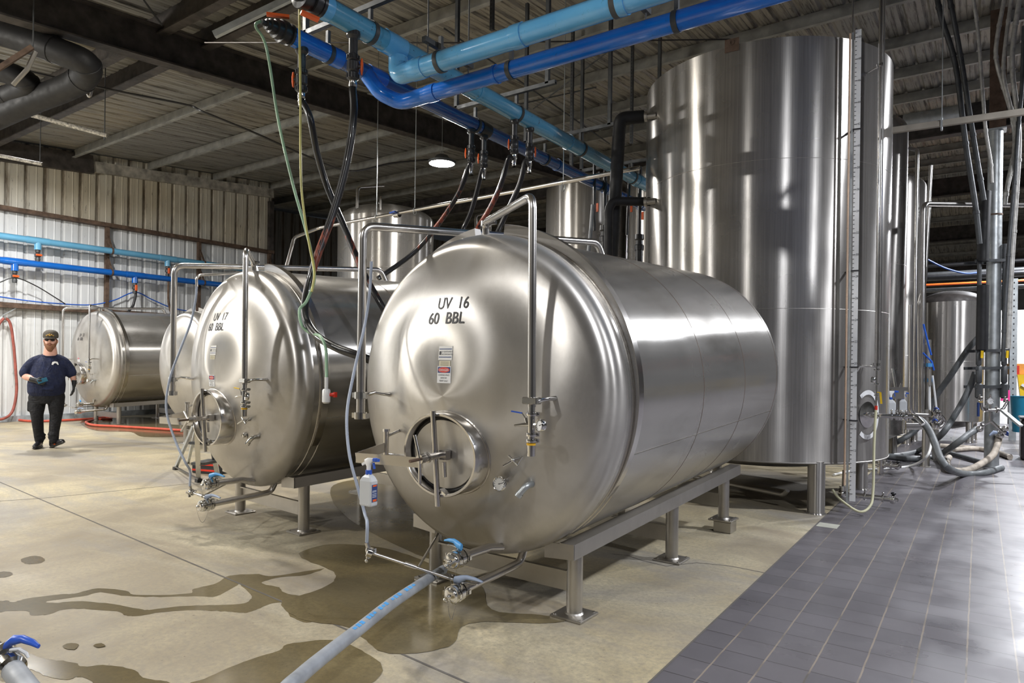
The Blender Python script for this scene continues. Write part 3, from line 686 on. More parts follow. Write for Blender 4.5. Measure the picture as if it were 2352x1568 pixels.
    if 'danger_only' not in opts:
        a = plate('maker_plate', .012, .250, .098, .076, M['whitep'])
        g = MB()
        for dz in (.022, -.022): t.sheet(g, .012, .250+dz, .09, .0045, .0028, 3)
        g.build('blue_rule', M['navy'], a)
        text_mesh('JV NORTHWEST', .0125, 'maker_name', M['ink'], lambda x, y: t.on(-.014+x, .253+y, .003), a, sx=.86)
        text_mesh('INCORPORATED', .0125, 'maker_name', M['ink'], lambda x, y: t.on(-.014+x, .239+y, .003), a, sx=.86)
        g = MB()
        for k in range(2): t.sheet(g, -.024, .250, .013-.008*k, .020-.012*k, .003, 2)
        g.build('maker_emblem', M['ink'], a)
        b = plate('cream_notice', .012, .192, .077, .030, M['cream'])
        g = MB()
        for k in range(5): t.sheet(g, .012, .202-k*.005, .062, .0012, .0028, 2)
        g.build('fine_print', M['ink'], b)
    dU = .132 if number == 'UV 16' else .0
    c = plate('danger_sign', .010, dU, .098, .092, M['white'])
    g = MB(); t.sheet(g, .010, dU+.026, .09, .032, .0026); g.build('sign_header', M['navy'], c)
    g = MB(); n = 28; P = [t.on(.010+.041*math.cos(2*PI*k/n), dU+.026+.0145*math.sin(2*PI*k/n), .0032) for k in range(n)]
    g.add(P, [list(range(n))]); g.build('sign_oval', M['red'], c)
    text_mesh('DANGER', .0185, 'sign_word', M['white'], lambda x, y: t.on(.010+x, dU+.0195+y, .0038), c, 'CENTER', .92)
    for k, s_ in enumerate(('CONFINED SPACE', 'ENTRY BY', 'PERMIT ONLY')):
        text_mesh(s_, .0125, 'sign_text', M['ink'], lambda x, y, k=k: t.on(.010+x, dU-.006-k*.016+y, .0028), c, 'CENTER', .8)
    return root

G1 = 'horizontal serving tanks on legs'
tk16 = Tank(-2.40, 3.217, 1.241, .935, .024, .042, 2.712)
tk17 = Tank(-5.13, 3.52, 1.265, .925, .10, .040, 2.70)
tkF = Tank(-15.75, 6.9, 1.40, 1.05, .0, .03, 3.2)
tk3 = Tank(-10.45, 6.0, 1.30, .90, .05, .04, 2.7)
make_tank(tk16, 'brite_tank', 'nearest horizontal stainless tank on legs, lettered UV 16, with a round hatch and vent pipes', G1, 'UV 16')
make_tank(tk17, 'brite_tank', 'horizontal stainless tank on legs lettered UV 17, hose draped over its shoulder', G1, 'UV 17')
make_tank(tkF, 'brite_tank', 'far horizontal stainless tank beside the white corrugated wall, behind the walking man', G1, 'UV 33', ('danger_only',))
make_tank(tk3, 'brite_tank', 'blank-ended horizontal tank with no hatch, half hidden behind the tank lettered UV 17', G1, None, ('plain',))
# cut a visual opening is not needed: the hatch door sits just in front of the head

# ------------------------------------------------------------------ tall upright tank
TC = V((-2.10, 8.03, 0)); TR = 1.32
def upright(name, c, r, z0, z1, label, group, seams, mat='tall', legr=.08, lega=(-50, 40, 130, 220), dome=.18, coned=.18, flat=False, seg=96, legin=.06):
    root = thing(name, (c[0], c[1], 0), label, 'tank', group)
    g = MB(); g.lathe([(r, z0), (r, z1)], (0, 0, 0), (0, 0, 1), seg); sh = g.build('shell', M[mat], root)
    g = MB()
    if flat: g.lathe([(r, z1), (r-.012, z1+.004), (r-.02, z1-.02), (0, z1+.02)], (0, 0, 0), (0, 0, 1), seg)
    else: g.lathe([(r*math.cos(a), z1+dome*math.sin(a)) for a in [i*PI/2/12 for i in range(12)]]+[(0, z1+dome)], (0, 0, 0), (0, 0, 1), seg)
    g.build('top_head', M[mat], root)
    g = MB(); g.lathe([(r, z0), (r-.015, z0-.008), (r-.06, z0), (r*.9, z0-.0), (r*.6, z0-coned*.6), (.05, z0-coned)], (0, 0, 0), (0, 0, 1), seg); g.build('bottom_head', M['frame'], root)
    for z in seams: g = MB(); g.lathe([(r-.001, z-.004), (r+.0012, z), (r-.001, z+.004)], (0, 0, 0), (0, 0, 1), seg); g.build('weld_seam', M['frame'], sh)
    g = MB(); g.lathe([(r-.001, z0+.001), (r+.004, z0+.001), (r+.004, z0+.008), (r-.001, z0+.012)], (0, 0, 0), (0, 0, 1), seg)
    g.build('bottom_rim', M['frame'], sh)
    for a in lega:
        a = math.radians(a); x, y = (r-legin)*math.cos(a), (r-legin)*math.sin(a)
        g = MB(); g.cyl((x, y, .01), (x, y, z0+.02), legr, 28); g.lathe([(legr, .0), (legr+.015, .0), (legr+.01, .012), (legr, .014)], (x, y, 0), (0, 0, 1), 24); g.build('leg', M['tall'], root)
    return root
G2 = 'upright tanks'
tall = upright('storage_tank', TC, TR, .49, 4.62, 'tallest upright stainless tank, with a measuring ruler down its side', G2, (1.99, 3.445), legin=.07, flat=True, seg=160)
# ruler, sight tube, riser pipe, lifting lug, C-shaped mark on the tall tank
def on_tall(px, off): # angle on the shell seen at pixel column px
    best = None
    for k in range(-900, 900):
        a = math.radians(k/5); p = TC+V((math.cos(a), math.sin(a), 0))*(TR+off); q = p-EYE
        if V((math.cos(a), math.sin(a), 0)).dot(q) > 0: continue
        x = CX+FPX*q.dot(rt)/q.dot(fw)
        if best is None or abs(x-px) < best[0]: best = (abs(x-px), a)
    return best[1]
aR = on_tall(1957, .12)
def TL(a, rr, z): return V((math.cos(a)*rr, math.sin(a)*rr, z))
nrm = V((math.cos(aR), math.sin(aR), 0)); tan = V((-nrm.y, nrm.x, 0))
fc = (EYE-(TC+nrm*(TR+.12))); fc.z = 0; fc.normalize(); sd = V((-fc.y, fc.x, 0))     # the ruler board is turned to face the walkway
rb = TL(aR, TR+.12, 0)
Mr = Matrix((sd, -fc, V((0, 0, 1)))).transposed()
g = MB(); g.box(rb+V((0, 0, 2.40)), (.052, .014, 4.50), M=Mr); ru = g.build('measuring_ruler', M['white'], tall)
g = MB()
for k in range(108):
    z = .22+k*.0415; w = .026 if k % 5 == 0 else .014; g.box(rb+fc*.0085-sd*(.026-w/2)+V((0, 0, z)), (w, .002, .0045), M=Mr)
g.build('ruler_ticks', M['ink'], ru)['kind'] = 'stuff'
for k in range(0, 21):
    z = .43+k*.2075
    text_mesh(str(10+k*2), .03, 'ruler_number', M['ink'], lambda x, y, z=z: rb+fc*.0095+sd*(.002+x)+V((0, 0, z-.012+y)), ru, sx=.8)
g = MB(); g.box(rb-sd*.045-fc*.01+V((0, 0, 2.38)), (.02, .03, 4.5), M=Mr); g.build('ruler_backing', M['galv'], ru)
g = MB(); g.tube([rb-sd*.07+fc*.02+V((0, 0, z)) for z in (.3, 1.5, 3, 4.62)], .009, 8); g.build('sight_tube', M['amber_hose'], tall)
g = MB(); g.tube([rb-sd*.05+fc*.03+V((0, 0, 4.62)), rb-sd*.05+fc*.03+V((0, 0, 5.4)), rb-sd*.09+fc*.03+V((0, 0, 5.55))], .008, 8); g.build('vent_tube', M['tube'], tall)
for zz in (1.43, .92, 2.35, 3.7): g = MB(); g.box(rb+V((0, 0, zz)), (.075, .03, .012), M=Mr); g.box(rb-nrm*.06+V((0, 0, zz)), (.02, .12, .012), M=Matrix.Rotation(aR-PI/2, 3, 'Z')); g.build('ruler_bracket', M['ink'], ru)
aL = on_tall(1668, .0); g = MB(); c = TL(aL, TR, 4.60)
g.box(c+V((0, 0, .02)), (.14, .014, .13), M=Matrix.Rotation(aL-PI/2, 3, 'Z')); g.lathe([(.014, -.012), (.026, -.012), (.026, .012), (.014, .012)], c+V((0, 0, .045)), V((math.cos(aL), math.sin(aL), 0)), 14); g.build('lifting_lug', M['rust'], tall)
aP = on_tall(2009, .14); P0 = TL(aP, TR+.14, 0); nP = V((math.cos(aP), math.sin(aP), 0))
g = MB(); g.tube([P0+V((0, 0, 1.44)), P0+V((0, 0, 6.4))], .019, 14); g.tube([P0+V((.03, -.02, 1.5)), P0+V((.03, -.02, 6.3))], .008, 8); rp = g.build('riser_pipe', M['tube'], tall)
g = MB()
for z in (1.46, 4.35): g.lathe([(.02, -.012), (.034, -.012), (.034, .012), (.02, .012)], P0+V((0, 0, z)), (0, 0, 1), 16); g.tube([P0+V((0, 0, z)), P0-nP*.13+V((0, 0, z-.02))], .008, 8)
g.build('pipe_clamp', M['polish'], rp)
g = MB(); z = 1.44
g.cyl(P0+V((0, 0, z)), P0+V((0, 0, z-.42)), .009, 10); clamp_ring(g, P0+V((0, 0, z-.03)), (0, 0, 1), .02, .02); clamp_ring(g, P0+V((0, 0, z-.17)), (0, 0, 1), .014, .016); clamp_ring(g, P0+V((0, 0, z-.28)), (0, 0, 1), .012, .016)
g.tube([P0+V((0, 0, z)), P0-sd*.14+V((0, 0, z)), P0-sd*.17+V((0, 0, z-.05))], .012, 10); st = g.build('sample_stack', M['polish'], tall)
dial_gauge(st, P0-sd*.035+fc*.02+V((0, 0, z-.13)), (.4*fc.x-sd.x, .4*fc.y-sd.y, .1), .032, .022)
g = MB(); g.bar(P0+V((0, 0, z-.25)), P0+sd*.04+V((0, 0, z-.25)), .008, .006, up=fc); g.bar(P0+sd*.035+V((0, 0, z-.25)), P0+sd*.045+V((0, 0, z-.36)), .018, .006, up=fc); g.build('valve_handle', M['yellow'], st)
g = MB(); g.cyl(P0+V((0, 0, z-.42)), P0+V((0, 0, z-.38)), .014, 10); g.build('hose_band', M['redp'], st)
# sample hose looping from the stack to the floor valve
hz = [P0+V((0, 0, z-.41)), P0+V((-.01, -.02, .7)), P0+V((-.01, -.05, .25)), P0+V((-.03, -.1, .1)), P0+V((-.12, -.14, .045)), P0+V((-.3, -.02, .12)), P0+V((-.38, .03, .2))]
o = solo(MB().tube([TC+p for p in smooth_path(hz)], .012, 10), 'sample_hose', M['yhose'], 'pale yellow hose hanging from the sample stack of the tallest tank to the floor', 'hose')
# nozzle pad with the arc-shaped mark and the side outlet
aN = on_tall(1990, .0); nN = V((math.cos(aN), math.sin(aN), 0)); C0 = TL(aN, TR, .96)
g = MB(); g.lathe([(.0, .02), (.07, .018), (.10, .008), (.13, 0)], C0, nN, 32); g.cyl(C0, C0+nN*.10+V((0, 0, 0)), .03, 16); noz = g.build('side_nozzle', M['polish'], tall)
def onshell(dt, dz, off=.004): a = aN+dt/TR; return TL(a, TR+off, .96+dz)
g = MB(); n = 30
for k in range(n):
    a0, a1 = [math.radians(-128+256*j/n) for j in (k, k+1)]
    g.add([onshell(.165*math.cos(a0), .20*math.sin(a0)), onshell(.165*math.cos(a1), .20*math.sin(a1)), onshell(.205*math.cos(a1), .245*math.sin(a1)), onshell(.205*math.cos(a0), .245*math.sin(a0))], [[0, 1, 2, 3]])
g.build('arc_mark', M['white'], noz)
e0 = C0+nN*.10; e1 = e0+sd*.20+fc*.02; g = MB(); g.tube(fillet([e0, e0+nN*.03, e1], .03), .022, 14)
for k in (.12, .16, .2, .24): clamp_ring(g, e0+sd*k, sd, .03, .02)
g.sphere(e0+sd*.18, .04, 14, 10); g.tube(fillet([e0+sd*.22, e0+sd*.32+V((0, 0, .01)), e0+sd*.38+fc*.05-V((0, 0, .06))], .06), .022, 14); g.build('outlet_elbow', M['polish'], noz)
# low outlet pipes with small valves pointing over the tiles
for (a, b, h) in (((1935, 1133), (2052, 1147), .10), ((1985, 1063), (2062, 1071), .13)):
    A = fl(*a, z=h); B = fl(*b, z=h); d = (B-A).normalized(); g = MB(); g.cyl(A, B, .026, 16)
    for k in (.02, .45, .62, .8): clamp_ring(g, A+(B-A)*k, d, .03, .022)
    g.cyl(A+V((0, 0, -.02)), A+V((0, 0, .08)), .03, 14); g.sphere(A, .045, 12, 8)
    g.cyl(A+V((0, 0, 0)), A+V((-.0, .05, .34-h)), .012, 8)
    top = g.build('drain_pipe', M['polish'], tall, world=TC)
    g = MB(); clamp_ring(g, B, d, .035, .03); g.lathe([(.03, 0), (.04, .004), (.04, .03), (.02, .05), (.018, .07)], B-d*.03, d, 16); v_ = g.build('drain_valve', M['polish'], top, world=TC)
    g = MB(); g.sphere(B+V((0, 0, .06)), (.025, .02, .016), 10, 8); g.cyl(B, B+V((0, 0, .05)), .006, 6); g.build('valve_knob', M['blackp'], v_, world=TC)
g = MB(); g.tube(fillet([V((-.7, -.5, .36)), V((-.7, -.52, .16)), V((.5, -.95, .14)), V((.55, -1.0, .2))], .08), .022, 10); g.build('bottom_outlet', M['frame'], tall)
# side outlets towards the black risers
for (px, py) in ((1490, 268), (1492, 463)):
    a = on_tall(px+4, 0); P = onax(px, py, 1, TC.y+math.sin(a)*TR); zz = P.z; c = TL(a, TR-.01, zz); g = MB(); d = V((-1, -.25, 0)).normalized()
    g.cyl(c, c+d*.12, .035, 14); g.lathe([(.03, 0), (.055, 0), (.055, .03), (.03, .03)], c+d*.10, d, 16); g.build('side_outlet', M['frame'], tall)
# ------------------------------------------------------------------ overhead headers
def pipe_tree(root, name, paths, r, mat, seg=20, bell=()):
    for i, P in enumerate(paths):
        g = MB(); g.tube(P, r, seg); g.build(name, M[mat], root, world=root.location)
def collar(root, name, c, d, r, w, mat):
    g = MB(); g.lathe([(r*.98, -w/2), (r*1.07, -w/2), (r*1.09, 0), (r*1.07, w/2), (r*.98, w/2)], c, d, 24); return g.build(name, M[mat], root, world=root.location)
def union_valve(root, top, length, k=1.0, side=(-1, 0, 0), big=False, tailmat='polish'):
    """black true-union ball valve hanging under a header, orange lever, metal hose tail"""
    t = V(top); L_ = length; W = root.location; s = V(side).normalized()
    g = MB(); r = .032*k
    g.lathe([(r*.0, 0), (r*1.5, 0), (r*1.5, -.03*k), (r*.95, -.05*k), (r*.95, -L_*.40), (r*1.25, -L_*.42), (r*1.3, -L_*.50), (r*1.05, -L_*.52), (r*1.35, -L_*.55), (r*1.35, -L_*.70), (r*1.05, -L_*.73), (r*1.3, -L_*.75), (r*1.25, -L_*.84), (r*.8, -L_*.88), (0, -L_*.88)], t, (0, 0, 1), 18)
    for kk in range(10):
        a = kk*PI/5
        for z in (-.46, -.8): g.box(t+V((math.cos(a)*r*1.28, math.sin(a)*r*1.28, L_*z)), (.012, .012, L_*.07), rz=a)
    g.cyl(t+V((0, 0, -L_*.62)), t+V((0, 0, -L_*.62))+s*r*1.7, r*.5, 10)
    o = g.build('union_ball_valve', M['blackp'], root, world=W)
    g = MB(); c = t+V((0, 0, -L_*.62))+s*r*1.9
    g.loft([(c+V((0, 0, -.055*k)), .006*k, .009*k, s, s.cross(V((0, 0, 1)))), (c+V((0, 0, -.02*k)), .011*k, .018*k, s, s.cross(V((0, 0, 1)))), (c+V((0, 0, .02*k)), .011*k, .018*k, s, s.cross(V((0, 0, 1)))), (c+V((0, 0, .055*k)), .006*k, .009*k, s, s.cross(V((0, 0, 1))))], 10)
    g.build('valve_handle', M['orange'], o, world=W)
    g = MB(); e = t+V((0, 0, -L_*.88)); g.lathe([(r*.9, 0), (r*.9, -L_*.10), (r*.75, -L_*.12), (r*.8, -L_*.2), (r*.72, -L_*.22), (r*.8, -L_*.3)], e, (0, 0, 1), 14); g.build('hose_tail', M[tailmat], o, world=W)
    return e+V((0, 0, -L_*.12))

HA = V((-4.10, 3.84, 4.10)); HB = V((-4.60, 3.50, 4.07))
hA = lambda y: V((-4.10, y, 4.10)); hB = lambda y: V((-4.62, y, 4.06))
# light blue header
rA = thing('light_blue_header', (-4.10, 3.2, 4.10), 'large light blue header pipe running away under the roof, grimy on top', 'pipe', 'overhead blue header pipes')
g = MB(); g.tube([hA(3.30), hA(9.6)], .088, 28); g.build('pipe_run', M['lblue_d'], rA, world=rA.location)
for (y, w) in ((3.32, .10), (4.05, .22), (5.2, .03), (7.0, .03), (9.0, .12)): collar(rA, 'coupling', hA(y), (0, 1, 0), .088, w, 'lblue' if y < 4.5 else 'lblue_d')
g = MB(); g.lathe([(.09, 0), (.098, -.005), (.098, -.03), (.09, -.035), (.09, -.05), (.106, -.055), (.106, -.10), (.085, -.105), (.085, -.13), (.10, -.135), (.10, -.19), (.06, -.20), (.06, -.24), (0, -.24)], hA(3.30), (0, 1, 0), 20)
ev = g.build('end_valve', M['blackp'], rA, world=rA.location)
g = MB(); g.bar(hA(3.12)+V((0, .0, -.13)), hA(3.24)+V((.05, .0, -.15)), .05, .02); g.build('valve_handle', M['orange'], ev, world=rA.location)
# royal blue header
rB = thing('royal_blue_header', (-4.62, 3.0, 4.06), 'large royal blue header pipe with black valve on its near end, beneath the roof', 'pipe', 'overhead blue header pipes')
g = MB(); g.tube([hB(3.42), hB(3.86)], .078, 26); g.build('pipe_run', M['dblue'], rB, world=rB.location)
g = MB(); g.tube([hB(3.86), hB(4.35), hB(4.9), hB(10.4)], .074, 24); g.build('pipe_run', M['dblue_d'], rB, world=rB.location)
for (y, w) in ((3.88, .10), (4.35, .2), (6.0, .16), (7.6, .03), (9.0, .03), (10.3, .12)): collar(rB, 'coupling', hB(y), (0, 1, 0), .076, w, 'dblue' if y < 5 else ('blackp' if y == 6.0 else 'dblue_d'))
g = MB(); g.lathe([(.08, 0), (.088, -.005), (.088, -.025), (.072, -.03), (.072, -.05), (.09, -.055), (.09, -.10), (.075, -.105), (.075, -.15), (.055, -.155), (.055, -.20), (.04, -.205), (.04, -.23), (.022, -.235), (.022, -.27), (0, -.27)], hB(3.42), (0, 1, 0), 20); ev = g.build('end_valve', M['blackp'], rB, world=rB.location)
g = MB(); g.bar(hB(3.24)+V((-.04, -.02, .10)), hB(3.36)+V((.06, .0, .11)), .035, .022); g.build('valve_handle', M['orange'], ev, world=rB.location)
# cross pipes at a lower level
XA = pt(905, 168, 5.75); XA = V((-4.10, 4.12, XA.z))
rXA = thing('light_blue_cross_pipe', (XA.x, XA.y, XA.z), 'glossy light blue pipe crossing the top of the view from its elbow below the header', 'pipe', 'blue cross pipes')
zA = XA.z-.03
g = MB(); g.tube(fillet([V((-4.10, 4.12, 4.02)), V((-4.10, 4.12, zA)), V((-3.9, 4.12, zA)), V((4.5, 4.12, zA+.0))], .10, 8), .082, 28); g.build('pipe_run', M['lblue'], rXA, world=rXA.location)
collar(rXA, 'coupling', V((-3.86, 4.12, zA)), (1, 0, 0), .082, .14, 'lblue'); collar(rXA, 'coupling', V((-2.85, 4.12, zA)), (1, 0, 0), .083, .10, 'lblue'); collar(rXA, 'coupling', V((-2.0, 4.12, zA)), (1, 0, 0), .083, .06, 'lblue')
zB = zA-.06
rXB = thing('royal_blue_cross_pipe', (-4.62, 4.3, zB), 'glossy royal blue pipe crossing beside the light blue one, with swept elbow', 'pipe', 'blue cross pipes')
g = MB(); yB = 4.45
g.tube(fillet([V((-4.62, 4.22, 4.06)), V((-4.50, 4.30, zB+.06)), V((-4.36, 4.42, zB-.02)), V((-4.10, yB, zB)), V((4.5, yB, zB))], .22, 10), .070, 26); g.build('pipe_run', M['dblue'], rXB, world=rXB.location)
collar(rXB, 'coupling', V((-4.0, yB, zB)), (1, 0, 0), .071, .10, 'dblue'); collar(rXB, 'coupling', V((-3.3, yB, zB)), (1, 0, 0), .071, .03, 'dblue')
# strut supports, straps and hanger rods
def strap(root, c, d, r, up=.12): 
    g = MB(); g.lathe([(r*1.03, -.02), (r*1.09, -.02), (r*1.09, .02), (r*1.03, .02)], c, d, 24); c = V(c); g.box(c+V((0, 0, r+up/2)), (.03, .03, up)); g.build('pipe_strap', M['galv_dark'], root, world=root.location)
for y in (3.80, 5.9, 7.3, 8.8): strap(rA, hA(y), (0, 1, 0), .088)
for y in (3.80, 5.85, 7.3, 8.8): strap(rB, hB(y), (0, 1, 0), .076)
for x in (-3.62, -2.05, .2): strap(rXA, V((x, 4.12, zA)), (1, 0, 0), .082)
for x in (-3.15, -1.75): strap(rXB, V((x, yB, zB)), (1, 0, 0), .070)
n = 0
for (y, x0, x1) in ((3.80, -5.0, -3.7), (5.88, -5.0, -3.6), (7.3, -5.0, -3.6), (8.8, -5.0, -3.6)):
    z = 4.10+.088+.13; g = MB(); g.box(((x0+x1)/2, y, z), (x1-x0, .041, .041)); g.box(((x0+x1)/2, y+.0, z-.012), (x1-x0, .02, .02))
    for x in (x0+.08, x1-.1): g.box((x, y, (z+roofz(y)-.2)/2), (.041, .041, roofz(y)-.2-z))
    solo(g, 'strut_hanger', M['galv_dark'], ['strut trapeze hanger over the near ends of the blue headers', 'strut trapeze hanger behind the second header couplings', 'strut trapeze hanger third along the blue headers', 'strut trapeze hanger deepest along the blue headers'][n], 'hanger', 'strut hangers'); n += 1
for k, (x, y) in enumerate(((-3.70, 4.12), (-2.05, 4.12), (.2, 4.12))):
    g = MB(); g.box((x+.03, y+.16, zA+.14), (.041, .62, .041)); 
    for yy in (y-.1, y+.42): g.cyl((x+.03, yy, zA+.05), (x+.03, yy, roofz(yy)-.01), .006, 8)
    solo(g, 'rod_hanger', M['galv_dark'], ['threaded rod hanger by the elbow of the light blue cross pipe', 'threaded rod hanger midway along the cross pipes', 'threaded rod hanger where cross pipes leave the view'][k], 'hanger', 'rod hangers')
# hanging slotted strut posts from the roof
for k, (px, y0, y1, yy) in enumerate(((1130, 0, 70, 6.2), (1312, 110, 380, 8.6), (1450, 90, 330, 9.6))):
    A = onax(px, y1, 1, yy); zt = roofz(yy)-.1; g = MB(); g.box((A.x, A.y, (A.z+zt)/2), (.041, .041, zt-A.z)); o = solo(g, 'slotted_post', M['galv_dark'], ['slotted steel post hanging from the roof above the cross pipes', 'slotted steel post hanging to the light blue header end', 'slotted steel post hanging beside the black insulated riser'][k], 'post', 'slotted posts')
    g = MB(); z = A.z+.04
    while z < zt: g.box((A.x, A.y-.0205, z), (.012, .003, .026)); z += .05
    s_ = g.build('slot_row', M['ink'], o, world=o.location); s_['kind'] = 'stuff'

# hose drops -------------------------------------------------
def hose(name, pts, r, mat, label, group=None, seg=12, stripes=None, n=10, cat='hose'):
    P = smooth_path(pts, n); o = solo(MB().tube(P, r, seg), name, M[mat], label, cat, group)
    return o
eB = union_valve(rB, hB(3.53)-V((0, 0, .06)), .42, 1.1, (-.8, -.6, 0))
eA = union_valve(rA, hA(3.62)-V((0, 0, .07)), .44, 1.15, (.8, .6, 0))
P = [eA, pt(812, 270, 5.25), pt(795, 380, 5.25), pt(765, 490, 5.22), pt(728, 590, 5.15), pt(706, 665, 5.1), pt(701, 720, 5.0), pt(722, 765, 4.85), pt(770, 797, 4.7), pt(840, 822, 4.6), pt(905, 850, 4.75)]
hose('drop_hose', P, .030, 'black', 'thick black hose sweeping down in front of the UV 17 tank', 'black drop hoses')
P = [eB, pt(712, 270, 5.5), pt(728, 350, 5.6), pt(752, 430, 5.7), pt(790, 520, 5.7), pt(832, 620, 5.6), pt(870, 690, 5.5), pt(905, 750, 5.5)]
hose('drop_hose', P, .027, 'black', 'black hose with worn red patches crossing behind the other near hose', 'black drop hoses')
def worn(name, za, zb):
    """black rubber with the outer layer worn through to orange over one stretch of the hose"""
    m, nt, bs = nm(name); ge = N(nt, 'ShaderNodeNewGeometry'); sx = N(nt, 'ShaderNodeSeparateXYZ'); L(nt, ge.outputs['Position'], sx.inputs[0])
    mr = N(nt, 'ShaderNodeMapRange'); mr.inputs['From Min'].default_value = za; mr.inputs['From Max'].default_value = zb; L(nt, sx.outputs[2], mr.inputs['Value'])
    band = ramp(nt, mr.outputs[0], [(0, 0), (.12, .5), (.5, .62), (.88, .5), (1, 0)])
    nz = noise(nt, 14, 6, .7, mapscale=(1, 1, .25)); k = ramp(nt, math_(nt, 'ADD', math_(nt, 'MULTIPLY', nz, .75), math_(nt, 'MULTIPLY', band, .55)), [(.67, 0), (.71, 1)])
    L(nt, mixc(nt, k, (.012, .012, .014), (.24, .055, .03)), bs.inputs['Base Color']); bs.inputs['Roughness'].default_value = .28; bs.inputs['Coat Weight'].default_value = .4
    bump(nt, bs, nz, .3, .004); return m
hs = [o for o in bpy.data.objects if o.name.startswith('drop_hose')]
hs[0].data.materials[0] = worn('worn_hose_front', pt(703, 690, 5.0).z, pt(765, 480, 5.2).z); hs[1].data.materials[0] = worn('worn_hose_back', pt(875, 700, 5.5).z, pt(790, 520, 5.65).z)
drops = [((1083, 300), 'B', [(1078, 380), (1055, 440), (1010, 510), (950, 580), (868, 640)], 'blackp', 'darkish hose dropping from the royal blue header, first of the far four'),
         ((1112, 318), 'B', [(1107, 390), (1095, 440), (1080, 490), (1062, 530), (1050, 570)], 'black', 'black beaded hose dropping beside the ceiling lamp, second of the far four'),
         ((1182, 300), 'A', [(1168, 365), (1152, 420), (1130, 470), (1100, 520), (1085, 560)], 'blackp', 'brown stained hose dropping from the light blue header, third of the far four'),
         ((1217, 315), 'A', [(1207, 370), (1195, 420), (1170, 475), (1145, 530), (1130, 570)], 'black', 'black hose with green algae, last of the far four')]
for k, (tp, w, path, mat, lab) in enumerate(drops):
    X = -4.62 if w == 'B' else -4.10; r_ = ray(*tp); t = X/r_.x; y = t*r_.y; top = V((X, y, (4.06-.07) if w == 'B' else (4.10-.08)))
    e = union_valve(rB if w == 'B' else rA, top, .42, 1.0, (-.8, -.6, 0) if k != 3 else (.8, .6, 0)); Z0 = (e-EYE).dot(fw)
    zs = [Z0, Z0+.05, Z0+.1, Z0+.1, Z0-.1]
    hose('drop_hose', [e]+[pt(a, b, z) for (a, b), z in zip(path, zs)], .028, mat, lab, 'black drop hoses')
    if k in (0, 1, 2): bpy.data.objects[('drop_hose.%03d' % (k+2))].data.materials[0] = worn('worn_hose_far_%d' % k, 2.6, 3.5) if k != 1 else worn('worn_hose_far_1', 2.5, 3.0)
# far pair of drops at the end of the royal blue header, with grey tube and black check valves
for k, (a, b, X) in enumerate((((1365, 415), (1365, 530), 0), ((1390, 415), (1388, 540), 0), ((1447, 405), (1440, 540), 1), ((1470, 420), (1468, 560), 1))):
    Z0 = 9.6+.25*k; T0 = pt(*a, Z0); B0 = pt(*b, Z0); rr = rB if k < 2 else rA
    g = MB(); g.cyl(T0+V((0, 0, .25)), B0, .03 if k % 2 else .022, 10); 
    if k % 2: g.lathe([(.04, 0), (.07, 0), (.075, .07), (.055, .09), (.055, .15), (.075, .17), (.07, .24), (.04, .25)], B0+V((0, 0, -.1)), (0, 0, 1), 16); g.cyl(B0, B0-V((0, 0, .9)), .06, 12)
    o = solo(g, 'drop_line', M['blackp'], ['slim black drop line under the end of the royal blue header', 'black drop line with a chunky union, nearest the grey tube', 'slim black drop line beside the black insulated risers', 'black drop line with chunky union against the tallest tank'][k], 'pipe', 'far drop lines')
    g = MB(); c = T0*.45+B0*.55+V((.06, -.02, 0)); g.box(c, (.03, .02, .12)); g.build('valve_handle', M['orange'], o, world=o.location)
hose('tube', [pt(1362, 470, 9.4), pt(1356, 540, 9.4), pt(1345, 640, 9.4)], .028, 'greyhose', 'pale grey tube hanging below the end of the blue header', 'grey tubes')
# black insulated risers beside the tall tank
for k, (P, r, lab) in enumerate((([pt(1478, 268, 7.8), pt(1425, 272, 7.8), pt(1422, 300, 7.8), pt(1402, 640, 7.8)], .075, 'fat black insulated riser bending over to the top outlet of the tallest tank'),
                        ([pt(1500, 463, 7.7), pt(1408, 462, 7.6), pt(1398, 480, 7.6), pt(1397, 660, 7.6)], .05, 'thinner black riser bending over to the middle outlet of the tallest tank'))):
    g = MB(); g.tube(fillet(P, .16), r, 18); g.cyl(P[0], P[0]+(P[0]-P[1]).normalized()*.05, r*.5, 10); solo(g, 'insulated_riser', M['pipe_blk'], lab, 'pipe', 'black insulated risers')
# wall headers on the left wall
def wallpipe(z, mat, y0, y1, tees, label, name):
    r = .075; x = WX+.34; root = thing(name, (x, 3, z), label, 'pipe', 'wall header pipes'); w = root.location
    g = MB(); g.tube([(x, y0, z), (x, y1, z)], r, 20); g.build('pipe_run', M[mat], root, world=w)
    for y in tees:
        g = MB(); g.tube([(x, y-.22, z), (x, y+.22, z)], r*1.1, 20); g.tube([(x, y, z), (x, y, z-.2)], r*.95, 18); g.build('tee_fitting', M[mat], root, world=w)
        g = MB(); g.lathe([(.05, 0), (.05, -.06), (.035, -.07), (.06, -.09), (.06, -.15), (.04, -.17), (.05, -.2), (.045, -.26), (0, -.26)], (x, y, z-.2), (0, 0, 1), 16); v = g.build('ball_valve', M['galv_dark'], root, world=w)
        g = MB(); g.box((x+.07, y, z-.32), (.04, .12 if y < 8 else .05, .045 if y < 8 else .15), bev=.01); g.build('valve_handle', M['orange'], v, world=w)
    for y in (7.75, 10.1, 12.3):
        if y < y1:
            g = MB(); g.lathe([(r*1.02, -.02), (r*1.1, -.02), (r*1.1, .02), (r*1.02, .02)], (x, y, z), (0, 1, 0), 22); g.bar((WX+.12, y, z+.42), (x, y, z+r), .05, .012); g.bar((WX+.12, y, z-.0), (x, y, z-.0), .03, .03); g.build('wall_bracket', M['rust'], root, world=w)
def wy(px, py): return onax(px, py, 0, WX+.34).y
